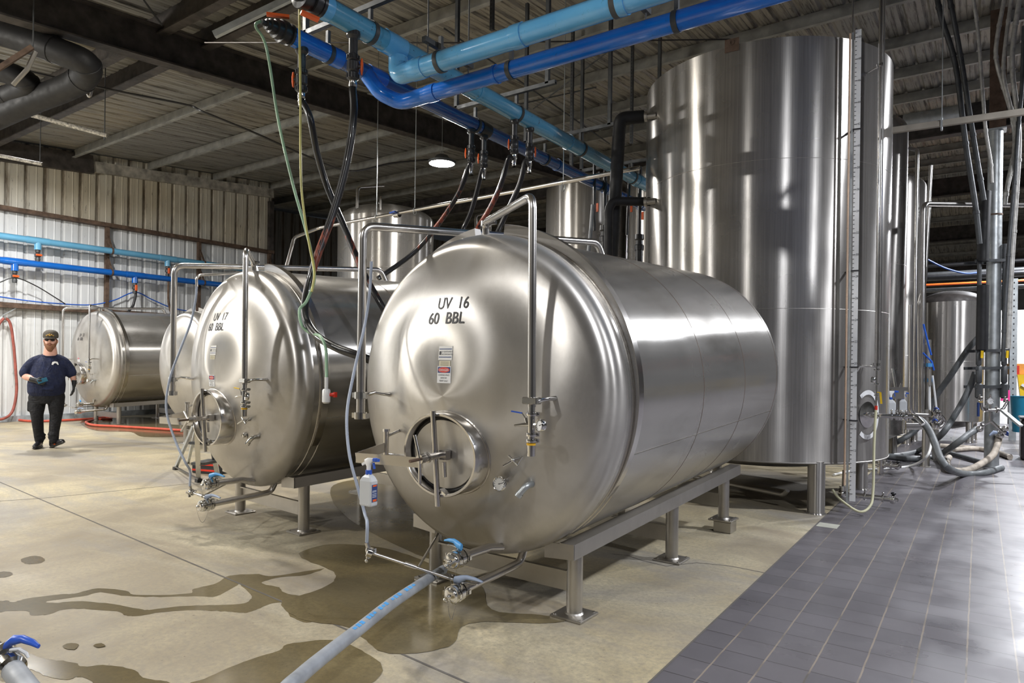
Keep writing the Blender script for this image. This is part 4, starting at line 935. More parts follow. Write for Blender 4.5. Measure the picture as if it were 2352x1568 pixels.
wallpipe(4.02, 'wlblue', -9, 13.2, (wy(87, 560), wy(385, 600)), 'light blue header pipe along the white corrugated wall', 'light_blue_wall_pipe')
wallpipe(3.50, 'wdblue', -9, 13.2, (wy(34, 605), wy(310, 635)), 'royal blue header pipe along the white corrugated wall, under the light blue one', 'royal_blue_wall_pipe')
# hoses and cables on the left wall
wl = lambda px, py, d=.12: onax(px, py, 0, WX+d)
hose('wall_cable', [wl(-30, 660, .3), wl(0, 648, .3), wl(35, 638, .34), wl(80, 655, .3), wl(130, 685, .25), wl(150, 698, .2)], .012, 'black', 'thin black cable draped from the first royal blue valve on the wall', 'wall cables', cat='cable')
hose('wall_cable', [wl(-30, 677), wl(60, 690), wl(120, 696), wl(205, 700), wl(260, 690), wl(310, 671), wl(350, 688), wl(400, 708), wl(470, 720)], .014, 'bluecable', 'bright blue air line lying along the rusty wall rail', 'wall cables', cat='cable')
hose('wall_hose', [wl(311, 655, .34), wl(312, 672, .34), wl(306, 700, .34), wl(295, 715, .36)], .03, 'black', 'short black hose under the second royal blue wall valve', 'wall drop hoses')
hose('wall_hose', [wl(386, 608, .34), wl(387, 640, .34), wl(387, 690, .34), wl(392, 715, .36)], .028, 'rust', 'short brown hose under the second light blue wall valve', 'wall drop hoses')
P = [wl(-25, 960, .3), wl(5, 962, .3), wl(28, 945, .2), wl(38, 900, .16), wl(36, 850, .16), wl(31, 790, .16), wl(24, 745, .16), wl(13, 731, .16), wl(2, 738, .16), wl(-10, 760, .16)]
hose('wall_hose', P, .028, 'darkred', 'dull red hose hung in a loop on the white wall beside the walking man', None)
g = MB(); a = wl(8, 728, .1); g.cyl(a, a+V((.1, 0, -.02)), .02, 8); g.bar(a+V((0, -.5, -.3)), a+V((.05, .45, .38)), .05, .02); solo(g, 'hose_hook', M['galv'], 'pale metal hook and bar on the white wall holding the red hose', 'hook')
P = [fl(*q, z=.03) for q in ((-60, 952), (0, 957), (60, 966), (120, 966), (200, 962), (245, 958), (255, 962), (225, 963), (205, 966), (198, 970), (215, 976), (270, 979), (340, 983), (420, 988), (470, 990))]
hose('floor_hose', P, .026, 'redhose', 'bright orange-red hose snaking across the floor under the far tank')
# stainless transfer pipe across the hall, hung on loops
zP = pt(766, 519, 11.0).z; y0 = 7.3
g = MB(); e = onax(690, 530, 1, y0); g.tube(fillet([pt(658, 612, 10.8), pt(676, 545, 11.0), V((pt(712, 527, 11.0).x, y0, zP-.0)), V((-3.3, y0, zP+.10))], .12), .027, 14)
o = solo(g, 'transfer_pipe', M['tube'], 'thin stainless pipe hung level across the hall behind the front tanks', 'pipe')
c = onax(912, 490, 1, y0); c.z = zP+.01; c = V((c.x, y0, zP+.01)); g = MB(); clamp_ring(g, c, (1, 0, 0), .035, .03); g.cyl(c-V((.05, 0, 0)), c+V((.05, 0, 0)), .045, 14); v_ = g.build('line_valve', M['polish'], o, world=o.location)
g = MB(); g.bar(c+V((-.08, -.06, .02)), c+V((.03, -.06, .03)), .05, .02); g.build('valve_handle', M['blueh'], v_, world=o.location)
for k, px in enumerate((865, 953, 1293)):
    q = onax(px, 480, 1, y0); q.z = zP; g = MB(); g.cyl(q+V((0, 0, .06)), V((q.x, y0, roofz(y0)-.1)), .006, 6); g.tube([q+V((0, .035*math.cos(a), .02+.055*math.sin(a))) for a in [i*PI/8 for i in range(17)]], .005, 6); solo(g, 'wire_hanger', M['galv'], ['wire hanger holding the transfer pipe over the upright far tank', 'wire hanger of the transfer pipe nearest its blue valve', 'wire hanger of the transfer pipe beside the pale upright tank'][k], 'hanger', 'wire hangers')
# thin green, yellow and clear hoses
hose('thin_hose', [hB(3.14)+V((0, 0, .0)), hB(3.12)+V((0, -.02, -.06)), pt(612, 110, 5.3), pt(640, 280, 5.3), pt(672, 420, 5.25), pt(700, 520, 5.2), pt(714, 575, 5.15), pt(722, 640, 5.02), pt(705, 690, 4.96), pt(688, 712, 4.94), pt(694, 748, 4.9), pt(715, 766, 4.86), pt(735, 772, 4.72), pt(748, 800, 4.65), pt(750, 850, 4.62), pt(750, 868, 4.6)], .011, 'green_hose', 'pale green hose hanging from the royal blue header, twisted round the black hose', 'thin coloured hoses')
hose('thin_hose', [V((pt(688, -30, 5.1).x, pt(688, -30, 5.1).y, 5.9)), pt(688, 0, 5.1), pt(690, 200, 5.1), pt(691, 400, 5.1), pt(700, 500, 5.1), pt(712, 570, 5.05), pt(722, 625, 4.98), pt(716, 670, 4.94)], .009, 'ygreen', 'thin yellow hose hanging straight down from the roof beside the black drop hoses', 'thin coloured hoses')
c = pt(750, 876, 4.6); g = MB(); g.cyl(c+V((0, 0, .03)), c-V((0, 0, .06)), .013, 12); g.lathe([(.02, 0), (.028, -.01), (.028, -.09), (.018, -.1)], c-V((0, 0, .05)), (0, 0, 1), 14)
o = solo(g, 'hose_valve', M['white'], 'small white valve hanging on the end of the green hose', 'valve'); g = MB(); g.cyl(c-V((0, 0, .09)), c+rt*.055-V((0, 0, .09)), .013, 10); g.box(c+rt*.06-V((0, 0, .09)), (.02, .02, .035)); g.build('valve_knob', M['redp'], o, world=o.location)
tee = tk16.tee; P = [pt(853, 600, 3.90), pt(849, 670, 3.92), pt(838, 745, 3.93), pt(812, 860, 3.8), pt(797, 950, 3.7), pt(802, 1040, 3.62), pt(822, 1120, 3.57), pt(838, 1180, 3.56), tee+V((0, 0, .1)), tee]
P2 = smooth_path(P, 8); cut = int(len(P2)*.78)
o = solo(MB().tube(P2, .0085, 10), 'drain_tube', M['clear_hose'], 'milky blue plastic tube curving down left of the UV 16 tank', 'hose', 'milky drain tubes')
tee = tk17.tee; P = [pt(452, 655, 5.65), pt(449, 690, 5.65), pt(438, 740, 5.65), pt(415, 800, 5.6), pt(390, 870, 5.55), pt(382, 940, 5.5), pt(402, 1010, 5.45), pt(425, 1060, 5.4), tee+V((0, 0, .12)), tee]
solo(MB().tube(smooth_path(P, 8), .0095, 10), 'drain_tube', M['clear_hose'], 'milky plastic tube curving down beside the left of the UV 17 tank', 'hose', 'milky drain tubes')
g = MB(); g.tube(fillet([pt(452, 658, 5.65), pt(451, 632, 5.65), pt(560, 626, 5.9)], .05), .011, 10); solo(g, 'short_pipe', M['tube'], 'slim bent stainless pipe above the milky tube of the UV 17 tank', 'pipe')
# big grey suction hose from the floor
g0 = tk16.M @ V((.24, -.62, tk16.z0-tk16.r-.02)); P = [pt(1018, 1308, 3.75), pt(975, 1335, 3.35), pt(900, 1385, 2.95), pt(830, 1440, 2.68), pt(740, 1510, 2.35), pt(690, 1552, 2.18), pt(640, 1600, 2.05), fl(560, 1700, .03), fl(420, 1950, .03), fl(100, 2400, .03)]
P = [V((p.x, p.y, max(p.z, .0265))) for p in P]
o = hose('suction_hose', P, .0255, 'greyhose', 'fat grey suction hose with blue lettering running to the bottom edge of the picture', None, 16)
S = smooth_path(P, 10); g = MB()
for k, i in enumerate(range(14, 34)):
    if k % 4 == 3: continue
    a, b = S[i], S[i+1]; d = (b-a).normalized(); n_ = (EYE-a); n_ = (n_-d*n_.dot(d)).normalized(); up_ = n_*.4+V((0, 0, 1))*.6; up_ = (up_-d*up_.dot(d)).normalized()
    g = MB(); g.bar(a+up_*.0253, a+d*(b-a).length*.7+up_*.0253, .018 if k % 3 else .012, .0012, up=up_); g.build('blue_hose_print', M['lblueh'], o, world=o.location)
# valve and hose end at the lower left corner
root = thing('hose_end_valve', fl(10, 1560), 'steel hose end with blue-handled valve at the bottom left corner', 'valve'); w = root.location
def q_(x, y, z): return pt(x, y, z)
g = MB(); A = q_(12, 1515, 2.1); B = q_(70, 1590, 1.95); d = (B-A).normalized()
g.tube([q_(-40, 1470, 2.2), A], .03, 16); g.lathe([(.03, 0), (.042, .004), (.042, .03), (.033, .034), (.033, .06), (.040, .064), (.040, .09), (.03, .1)], A-d*.02, d, 20); g.sphere(q_(10, 1500, 2.12), .035, 12, 8); g.build('coupling_body', M['polish'], root, world=w)
g = MB(); e_ = fl(170, 1760, .035); g.tube(smooth_path([A+d*.07, B, B+d*.2, e_+V((0, 0, .02)), e_+V((.5, -.35, 0)), e_+V((1.4, -.5, 0))], 6), .031, 16); g.build('hose_end', M['greyhose'], root, world=w)
g = MB(); g.lathe([(.034, 0), (.034, .02)], A+d*.055, d, 18); g.build('blue_band', M['blueh'], root, world=w)
hx = rt; g = MB(); g.loft([(q_(14, 1484, 2.1), .016, .014, upv, fw), (q_(30, 1470, 2.1), .016, .014, upv, fw), (q_(52, 1467, 2.1), .012, .013, upv, fw), (q_(75, 1475, 2.1), .010, .012, upv, fw), (q_(89, 1484, 2.1), .006, .008, upv, fw)], 14); g.build('valve_handle', M['blueh'], root, world=w)
g = MB(); g.tube([q_(22, 1492, 2.1), q_(45, 1490, 2.1), q_(60, 1500, 2.1), q_(65, 1510, 2.1)], [.007, .006, .006, .004], 8); g.build('trigger_lever', M['white'], root, world=w)

# black ducts and hangers under the roof at the far left
for k, (P, r, lab) in enumerate((([(-60, 55, 8.2), (60, 92, 8.2), (135, 118, 8.2), (200, 150, 8.3), (175, 190, 8.6), (60, 238, 8.9), (-60, 292, 9.2)], .16, 'fat black duct elbowing under the roof in the upper left'),
                                 ([(-60, 150, 8.6), (20, 168, 8.6), (66, 195, 8.7), (20, 222, 8.9), (-60, 262, 9.1)], .14, 'second black duct bending just below the first one'))):
    o = hose('roof_duct', [pt(*q) for q in P], r, 'pipe_blk', lab, 'black roof ducts', 22, cat='duct')
    S = smooth_path([pt(*q) for q in P], 10)
    for i in (18, 30, 38): 
        if i < len(S)-1: g = MB(); g.lathe([(r*1.0, -.02), (r*1.05, -.015), (r*1.05, .015), (r, .02)], S[i], S[i+1]-S[i], 22); g.build('duct_joint', M['pipe_blk'], o, world=o.location)
def rod(px, y0, y1, Z, r, lab, mat='galv_dark', name='hanger_rod', cat='rod'):
    A = pt(px, y1, Z); zt = roofz(A.y)-.02; g = MB(); g.cyl(A, V((A.x, A.y, max(A.z+.1, zt))), r, 8); return solo(g, name, M[mat], lab, cat, 'roof hanger rods')
rod(76, 0, 112, 7.6, .008, 'thin rod carrying the rusty angle beside the first black duct')
rod(240, 170, 322, 10.5, .008, 'thin rod carrying the peeling pale pipe, its outer end')
rod(92, 270, 378, 11.5, .008, 'thin rod carrying the lower peeling pale pipe')
g = MB(); g.bar(pt(-20, 168, 7.4), pt(74, 108, 7.6), .05, .05); solo(g, 'rusty_angle', M['rust'], 'rusty angle iron bracket under the black ducts', 'bracket')
g = MB(); g.tube([pt(82, 118, 7.6), pt(62, 160, 7.6), pt(30, 195, 7.6)], .025, 8); solo(g, 'curved_strap', M['frame'], 'curved pale strap hanging from the rusty angle iron', 'strap')
for k, (a, b) in enumerate((((-30, 236, 10.2), (246, 311, 10.5)), ((-30, 352, 11.3), (97, 377, 11.5)))):
    g = MB(); g.tube([pt(*a), pt(*b)], .035 if k == 0 else .03, 10); solo(g, 'old_pipe', plain('peeling_paint_%d' % k, (.40, .38, .34), .7, 0, .7, 30), ['peeling pale pipe hung under the roof on the far left', 'short peeling pale pipe just above the corrugated wall'][k], 'pipe', 'old peeling pipes')
hose('roof_cable', [pt(62, 162, 10), pt(180, 190, 10.3), pt(300, 215, 10.6), pt(430, 241, 11), pt(470, 258, 11), pt(580, 303, 11.2), pt(690, 352, 11.4), pt(800, 392, 11.6), pt(900, 375, 11.8), pt(1000, 365, 12)], .017, 'black', 'long black cable sagging under the roof from the ducts to the lamp', None, 8, cat='cable')
hose('roof_cable', [pt(150, 196, 10.2), pt(186, 190, 10.2), pt(205, 222, 10.2), pt(215, 190, 10.2)], .02, 'frame', 'short looped cable beside the roof hanger rod', None, 8, cat='cable')
A = pt(470, 98, 7.5); B = pt(1690, 90, 7.5); g = MB(); g.tube([A, A.lerp(B, .5)-V((0, 0, .02)), B], .008, 6); solo(g, 'tie_rod', M['beam'], 'long thin dark tie rod running level under the roof above the blue pipes', 'rod')
A = pt(492, 80, 6.2); B = pt(675, -8, 6.2); g = MB(); g.bar(A, B, .041, .06); solo(g, 'strut_channel', M['galv'], 'bright strut channel slanting beside the royal blue header end', 'rail')
# dark arched pipe and galvanised duct high on the right
A = pt(2075, 282, 13.5); B = pt(2210, 255, 13.5); g = MB(); g.cyl(A, V((B.x, A.y, A.z)), .16, 24); solo(g, 'roof_duct', M['galv'], 'mottled galvanised duct under the roof behind the pale strut rail', 'duct', 'galvanised ducts')
# ------------------------------------------------------------------ background upright tanks
def at_px(px, Z): p = pt(px, 835, Z); return (p.x, p.y)
def up_tank(px0, px1, Z, ytop, ybot, label, seams=(), mat='tall', **k):
    c = at_px((px0+px1)/2, Z); r = (px1-px0)/2/FPX*Z; z1 = pt((px0+px1)/2, ytop, Z-r).z; z0 = pt((px0+px1)/2, ybot, Z-r).z
    return upright('upright_tank', c, r, z0, z1, label, G2, [z0+(z1-z0)*s for s in seams], mat, legr=k.pop('legr', .06), **k), V((c[0], c[1], 0)), r, z0, z1
t1, c1, r1, a1, b1 = up_tank(775, 992, 14.6, 488, 930, 'wide upright stainless tank behind the UV 17 tank, under the wire-hung pipe', (.4, .72), dome=.35)
t2, c2, r2, a2, b2 = up_tank(1250, 1440, 13.5, 418, 930, 'pale upright stainless tank between the ceiling lamp and the tallest tank', (.35, .68), dome=.35)
t3, c3, r3, a3, b3 = up_tank(1440, 1580, 12.8, 395, 930, 'upright tank right behind the black insulated risers', (.35, .68), dome=.3)
t4, c4, r4, a4, b4 = up_tank(1050, 1190, 17.0, 545, 900, 'low dark upright tank far behind the top of the UV 16 tank', (.5,), dome=.25)
t5, c5, r5, a5, b5 = up_tank(2123, 2248, 13.6, 690, 968, 'squat upright tank with dark domed lid beside the galvanised column', (.5,), dome=.25)
t6, c6, r6, a6, b6 = up_tank(1895, 2066, 10.6, 280, 1000, 'tall upright tank tucked directly behind the right edge of the tallest tank', (.28, .55, .8), dome=.3)
t7, c7, r7, a7, b7 = up_tank(1975, 2112, 13.2, 420, 985, 'narrow grey upright tank further back, left of the square pipe frame', (.3, .6), dome=.3)
for ch in children(t5):
    if ch.name.startswith('top_head'): ch.data.materials.clear(); ch.data.materials.append(M['beam'])
# pipes and rails on the first background tank
for (t_, c_, r_, z_) in ((t1, c1, r1, b1), (t4, c4, r4, b4)):
    g = MB(); g.tube(fillet([V((.1, -r_*.9, z_-.9)), V((.1, -r_*.9, z_+.55)), V((.1, -r_*.2, z_+.75))], .1), .035, 12); g.build('vent_pipe', M['tube'], t_)
    g = MB(); g.tube(fillet([V((r_*.6, -r_*.75, z_-.8)), V((r_*.6, -r_*.75, z_+.33)), V((r_*.2, -r_*.4, z_+.38)), V((r_*.2, -r_*.4, z_+.1))], .08), .025, 10); g.build('spray_pipe', M['tube'], t_)
    g = MB(); g.box((-r_*.72, -r_*.62, z_+.06), (.16, .03, .18)); g.build('lifting_lug', M['tube'], t_)
# cone-bottomed machines between tank 6 and the column : hatch cover plate and a boxy bracket
root = thing('hatch_cover', pt(2040, 960, 9.2), 'grey triangular hatch guard on a pipe stand behind the spray bottles', 'guard'); w = root.location
g = MB(); P = [pt(2033, 848, 9.2), pt(2049, 900, 9.1), pt(2052, 890, 9.2), pt(2030, 893, 9.3)]; g.prism([pt(2033, 846, 9.2), pt(2022, 893, 9.2), pt(2054, 893, 9.2)], fw, .12); g.build('guard_plate', M['tube'], root, world=w)
g = MB(); g.tube(fillet([pt(2050, 846, 9.2), pt(2058, 900, 9.15), pt(2058, 960, 9.15)], .05), .018, 10); g.tube([pt(2070, 880, 9.2), pt(2055, 925, 9.2)], .014, 10); g.build('guard_strut', M['polish'], root, world=w)
g = MB(); g.cyl(pt(2024, 960, 9.0), pt(2024, 897, 9.0), .06, 20); g.lathe([(.06, 0), (.075, .005), (.075, .03), (.06, .035)], pt(2024, 897, 9.0), (0, 0, 1), 20); g.build('funnel_cup', M['polish'], root, world=w)
g = MB(); g.cyl(pt(2024, 960, 9.0), V((pt(2024, 960, 9.0).x, pt(2024, 960, 9.0).y, 0)), .04, 14); g.build('stand_leg', M['tube'], root, world=w)
# spray bottles
def spray_bottle(base, s, rz, label, lab_mat, liquid=None, full=True):
    root = thing('spray_bottle', base, label, 'bottle', 'spray bottles', rz); k = s
    g = MB(); wd, dp, h = .078*k, .05*k, .15*k
    def ring(z, a, b): return [V((x*a, y*b, z)) for (x, y) in ((-.82, -1), (.82, -1), (1, -.8), (1, .8), (.82, 1), (-.82, 1), (-1, .8), (-1, -.8))]
    lv = [ring(0, wd*.46, dp*.46), ring(.006*k, wd/2, dp/2), ring(h*.80, wd/2, dp/2), ring(h*.92, wd*.36, dp*.40), ring(h, .013*k, .013*k), ring(h+.008*k, .012*k, .012*k)]
    vs = [p for l in lv for p in l]; fs = [[i*8+j, i*8+(j+1) % 8, (i+1)*8+(j+1) % 8, (i+1)*8+j] for i in range(5) for j in range(8)]; fs += [list(range(7, -1, -1)), list(range(40, 48))]
    g.add(vs, fs); g.build('bottle_body', M['bottle'], root)
    g = MB(); g.cyl((0, 0, h+.002*k), (0, 0, h+.022*k), .016*k, 16); g.build('screw_collar', M['blueh'], root)
    g = MB(); g.loft([((0, 0, h+.02*k), .011*k, .010*k, (1, 0, 0), (0, 1, 0)), ((0, 0, h+.04*k), .013*k, .010*k, (1, 0, 0), (0, 1, 0)), ((-.004*k, 0, h+.055*k), .022*k, .010*k, (1, 0, 0), (0, 1, 0)), ((.004*k, 0, h+.07*k), .034*k, .010*k, (1, 0, 0), (0, 1, 0)), ((.012*k, 0, h+.08*k), .022*k, .008*k, (1, 0, 0), (0, 1, 0))], 14)
    g.bar((-.005*k, 0, h+.066*k), (-.04*k, 0, h+.045*k), .014*k, .012*k); sh = g.build('spray_head', M['white'], root)
    g = MB(); g.box((.042*k, 0, h+.074*k), (.024*k, .018*k, .018*k), bev=.003); g.bar((.03*k, 0, h+.06*k), (.036*k, 0, h+.03*k), .01*k, .007*k); g.box((.058*k, 0, h+.074*k), (.012*k, .014*k, .014*k)); g.build('trigger_nozzle', M['blueh'], sh)
    g = MB(); g.box((wd*.5+.0006, 0, h*.42), (.0012, dp*.74, h*.56)); lb = g.build('side_label', M['navy'] if lab_mat == 'navy' else M['lblueh'], root)
    if full:
        g = MB()
        for z in (.50, .46, .40, .35, .30): g.box((wd*.5+.0016, -.002, h*z), (.0008, dp*.55, h*.014))
        g.build('label_print', M['white'], lb)
        g = MB(); g.box((wd*.5+.0016, 0, h*.19), (.0008, dp*.5, h*.07)); g.box((wd*.5+.0016, 0, h*.66), (.0008, dp*.5, h*.05)); g.build('label_flash', M['orange'], lb)
    return root
b = tk16.M @ (tk16.T(-.44, -.33, tk16.ha(.02, -.30)-.088-.065)); 
bb = pt(846, 1160, 3.10); spray_bottle(bb, .95*115/115*1.0, HEAD-.55+.0, 'translucent spray bottle with blue trigger hung on the hatch arm of the UV 16 tank', 'navy')
spray_bottle(pt(2045, 955, 8.3), 1.35, HEAD-.3, 'white spray bottle with grey and blue label, left one behind the pale yellow hose', 'navy', full=False)
spray_bottle(pt(2073, 946, 8.9), 1.12, HEAD-.3, 'white spray bottle with sky blue label, beside the stainless pipe bundle', 'sky', full=False)
g = MB(); a = pt(2040, 893, 8.9); b_ = pt(2085, 893, 8.9); g.bar(a, b_, .02, .05); g.box(pt(2062, 905, 8.75), (.14, .05, .12), rz=HEAD); solo(g, 'bottle_rack', M['tube'], 'small steel rack plate holding the two spray bottles', 'rack')
# ------------------------------------------------------------------ pipe manifold between the upright tanks and the column
def vpipe(px, y0, y1, Z, r, label, mat='tube', extra=None, name='process_pipe'):
    g = MB(); P = [pt(px, y0, Z), pt(px, y1, Z)] if extra is None else extra
    g.tube(fillet(P, .12), r, 14); return solo(g, name, M[mat], label, 'pipe', 'process pipes')
Z = 9.4
vpipe(0, 0, 0, Z, .036, 'square-cornered stainless pipe frame running right across to the galvanised column', extra=[pt(2118, 985, Z), pt(2122, 468, Z), pt(2260, 470, Z+1.0), pt(2390, 471, Z+1.5)])
vpipe(2108, 0, 0, Z, .026, 'first slim stainless riser of the pipe bundle', extra=[pt(2100, 975, Z), pt(2103, 700, Z), pt(2107, 345, Z), pt(2090, 340, Z+.5)])
vpipe(0, 0, 0, Z+.15, .026, 'stainless riser with a kink, second in the pipe bundle', extra=[pt(2113, 985, Z+.15), pt(2110, 700, Z+.15), pt(2125, 640, Z+.15), pt(2138, 380, Z+.15)])
vpipe(0, 0, 0, Z-.1, .028, 'stainless riser curling right at the floor level behind the grey hose', extra=[pt(2092, 700, Z-.1), pt(2091, 940, Z-.1), pt(2098, 952, Z-.1), pt(2160, 955, Z-.1)])
vpipe(0, 0, 0, Z, .04, 'thick dull stainless riser beside the valve island', 'frame', extra=[pt(2132, 790, Z), pt(2131, 940, Z)])
g = MB()
for (ya, yb, x1) in ((951, 982, 2172), (945, 975, 2165)):
    P = [pt(2080, yb, 9.2), pt(x1-12, yb, 9.2), pt(x1, (ya+yb)/2, 9.2), pt(x1-14, ya, 9.2), pt(2135, ya, 9.2)]
    g.tube(fillet(P, .09), .026, 12)
g.tube(fillet([pt(2088, 951, 9.25), pt(2080, 962, 9.25), pt(2088, 978, 9.25)], .06), .026, 12)
o = solo(g, 'return_manifold', M['tube'], 'pair of U-shaped stainless return pipes lying flat at knee height', 'pipe')
for k, (x, y) in enumerate(((2155, 942), (2152, 968))):
    butterfly(o, pt(x-8, y+8, 9.1)-o.location, rt, (0, 0, 1), .035, 'blueh', .16, 1, chain=False)
posts = [((2126, 1072), 780, .05, 'free-standing grey pipe post in front of the pipe bundle, behind the grey hose loop'), ((2148, 1057), 940, .045, 'short pipe post standing behind the free-standing grey post')]
for (f, yt, r, lab) in posts:
    p = fl(*f); zt = onax(f[0], yt, 1, p.y).z; g = MB(); g.cyl(p, V((p.x, p.y, zt)), r, 18); g.box(p+V((0, 0, .005)), (.13, .13, .01)); solo(g, 'pipe_post', M['frame'], lab, 'post', 'pipe posts')
# coupling valves and hose of the nearest loop
zc = pt(2080, 960, 8.6).z; g = MB(); A = pt(2062, 955, 8.5); B = pt(2097, 958, 8.6); d = (B-A).normalized(); g.cyl(A, B, .03, 14)
for k in (0, .2, .45, .7, 1): clamp_ring(g, A+(B-A)*k, d, .036, .024)
g.sphere(A, .05, 12, 8); solo(g, 'hose_coupling', M['polish'], 'cluster of steel clamps joining the looping grey hose to the tank valve', 'coupling')
hz = [((2097, 958), 8.6), ((2118, 968), 8.5), ((2135, 990), 8.4), ((2148, 1020), 8.25), ((2160, 1052), 8.1), ((2180, 1076), 8.0)]
P = [pt(a, b, z) for (a, b), z in hz]+[fl(2215, 1088, .03), fl(2260, 1086, .03), fl(2300, 1074, .03)]
P = [V((p.x, p.y, max(.03, p.z))) for p in P]
hose('transfer_hose', P, .043, 'greyhose_dull', 'smooth grey hose looping down from the coupling and curling on the tiles', 'transfer hoses', 16)
P = [pt(2306, 870, 9.9)]*0+[pt(2240, 945, 9.6)*1.0, pt(2220, 975, 9.6), fl(2180, 1018, .04), fl(2130, 1045, .04), fl(2070, 1052, .04), fl(2030, 1050, .04)]
hose('transfer_hose', [pt(2244, 985, 9.7), pt(2225, 997, 9.6), pt(2195, 1020, 9.6), fl(2150, 1048, .045), fl(2100, 1053, .045), fl(2040, 1048, .045)], .045, 'greyhose_dull', 'grey hose with blue stripe rising from the floor to the valve left of the column', 'transfer hoses', 14)
hose('transfer_hose', [pt(2262, 760, 10.0), pt(2225, 800, 10.1), pt(2185, 860, 10.2), pt(2150, 910, 10.4), pt(2110, 980, 10.6), pt(2060, 1015, 10.7), fl(2030, 1022, .05)], .042, 'greyhose_dull', 'long grey hose slanting down across the squat tank, upper one', 'transfer hoses', 14)
hose('transfer_hose', [pt(2240, 855, 9.9), pt(2225, 895, 9.9), pt(2195, 950, 9.9), pt(2160, 1000, 9.8), fl(2110, 1035, .05), fl(2060, 1046, .05), fl(2030, 1047, .05)], .042, 'greyhose_dull', 'long grey hose slanting down from the gauge beside the column, lower one', 'transfer hoses', 14)
hose('transfer_hose', [pt(2295, 1003, 9.7), pt(2290, 1022, 9.6), pt(2280, 1045, 9.5), pt(2255, 1064, 9.3), fl(2220, 1080, .05), fl(2180, 1078, .05), fl(2175, 1060, .05), fl(2180, 1050, .05)], .045, 'beige_hose', 'dirty beige hose hanging from the valve on the front of the column to the tiles', 'transfer hoses', 14)
hose('floor_hose', [fl(2160, 1023, .04), fl(2200, 1026, .04), fl(2260, 1032, .04), fl(2320, 1048, .04)], .04, 'beige_hose', 'dirty beige hose lying on the tiles behind the column', 'floor hoses')
hose('floor_hose', [fl(2190, 1033, .04), fl(2240, 1030, .04), fl(2285, 1036, .04), fl(2320, 1050, .04)], .04, 'beige_hose', 'second beige hose alongside the first behind the column, ending in a black cap', 'floor hoses')
hose('floor_hose', [fl(2140, 1030, .04), fl(2200, 1045, .04), fl(2260, 1062, .04)], .035, 'greyhose_dull', 'darker grey hose lying on the tiles left of the column foot', 'floor hoses')
hose('floor_hose', [fl(1915, 1090, .02), fl(1960, 1081, .02), fl(2040, 1075, .02), fl(2090, 1070, .02), pt(2125, 1052, 9.0), pt(2138, 1020, 9.1), pt(2136, 960, 9.3), pt(2133, 850, 9.4)], .017, 'whitep', 'slim white hose running over the tiles and up to the valve island', 'floor hoses')
for k, (a, b, c_) in enumerate((((2136, 858), (2134, 930), (2142, 985)), ((2142, 862), (2150, 930), (2155, 980)))):
    hose('air_hose', [pt(*a, 9.3), pt(*b, 9.3), pt(*c_, 9.3)], .012, 'white', ['white air hose straight down from the blue solenoid', 'white air hose bending outward from the blue solenoid'][k], 'white air hoses', 8)
g = MB(); g.tube([pt(2121, 744, 9.3), pt(2132, 790, 9.3), pt(2139, 815, 9.3)], .012, 8); g.tube([pt(2120, 810, 9.3), pt(2140, 830, 9.3), pt(2145, 850, 9.3)], .012, 8); solo(g, 'air_line', M['bluecable'], 'bright blue air line feeding the small solenoid on the pipe frame', 'cable')
g = MB(); g.box(pt(2134, 838, 9.3), (.06, .05, .05), rz=HEAD); g.box(pt(2135, 873, 9.3), (.04, .04, .05), rz=HEAD); o = solo(g, 'solenoid_valve', M['lblueh'], 'small blue solenoid valve on the pipe frame', 'valve'); g = MB(); g.cyl(pt(2136, 848, 9.28), pt(2136, 885, 9.28), .02, 10); g.build('valve_body', M['frame'], o, world=o.location)
g = MB(); g.tube(smooth_path([pt(2123, 592, 11), pt(2170, 615, 11), pt(2215, 627, 11), pt(2245, 626, 11)], 8), .014, 8); solo(g, 'air_line', M['bluecable'], 'long blue air line drooping across the dark background behind the pipe frame', 'cable')
# ------------------------------------------------------------------ galvanised column with valve manifold
cp = fl(2277, 1072); CZ = (cp-EYE).dot(fw)
root = thing('steel_column', cp, 'round galvanised column standing on the tiles with brackets and valves', 'column'); w = root.location
def onc(px, py, d=0.0): return pt(px, py, CZ+d)
g = MB(); g.cyl((0, 0, 0), (0, 0, onc(2290, 302).z), .093, 28); g.build('column_shaft', M['galv'], root)
g = MB(); g.box((0, 0, onc(2290, 302).z+.01), (.26, .26, .02)); g.build('cap_plate', M['galv'], root)
for y_ in (805, 845, 888, 598):
    a = onc(2240, y_+1, -.13); b_ = onc(2318, y_-1, -.13); g = MB(); g.bar(a, b_, .02, .041); g.bar(a+V((0, 0, -.001))+fw*.24, b_+fw*.24, .02, .041); g.build('strut_bracket', M['galv_dark'], root, world=w)
g = MB(); g.lathe([(.095, -.012), (.1, -.012), (.1, .012), (.095, .012)], (0, 0, onc(2290, 494).z), (0, 0, 1), 24); g.build('band', M['rust'], root)
g = MB(); g.tube(fillet([onc(2254, 925, -.2), onc(2256, 942, -.2), onc(2303, 941, -.2), onc(2312, 925, -.2)], .08), .02, 12); g.tube([onc(2274, 945, -.2), onc(2274, 968, -.2)], .018, 12); g.tube([onc(2276, 967, -.2), onc(2300, 990, -.25)], .024, 12); g.tube([onc(2276, 967, -.2), onc(2252, 980, -.15)], .018, 12)
for q in ((2264, 941), (2290, 942), (2256, 978), (2296, 986), (2252, 915), (2310, 920)): clamp_ring(g, onc(*q, -.2), rt, .028, .03)
for q in ((2250, 985), (2303, 992), (2298, 1000), (2308, 984)): g.sphere(onc(*q, -.2), .045, 10, 8)
mf = g.build('valve_manifold', M['tube'], root, world=w)
g = MB(); g.cyl(onc(2275, 905, -.22), onc(2275, 945, -.2), .012, 8); g.build('gauge_stem', M['tube'], mf, world=w)
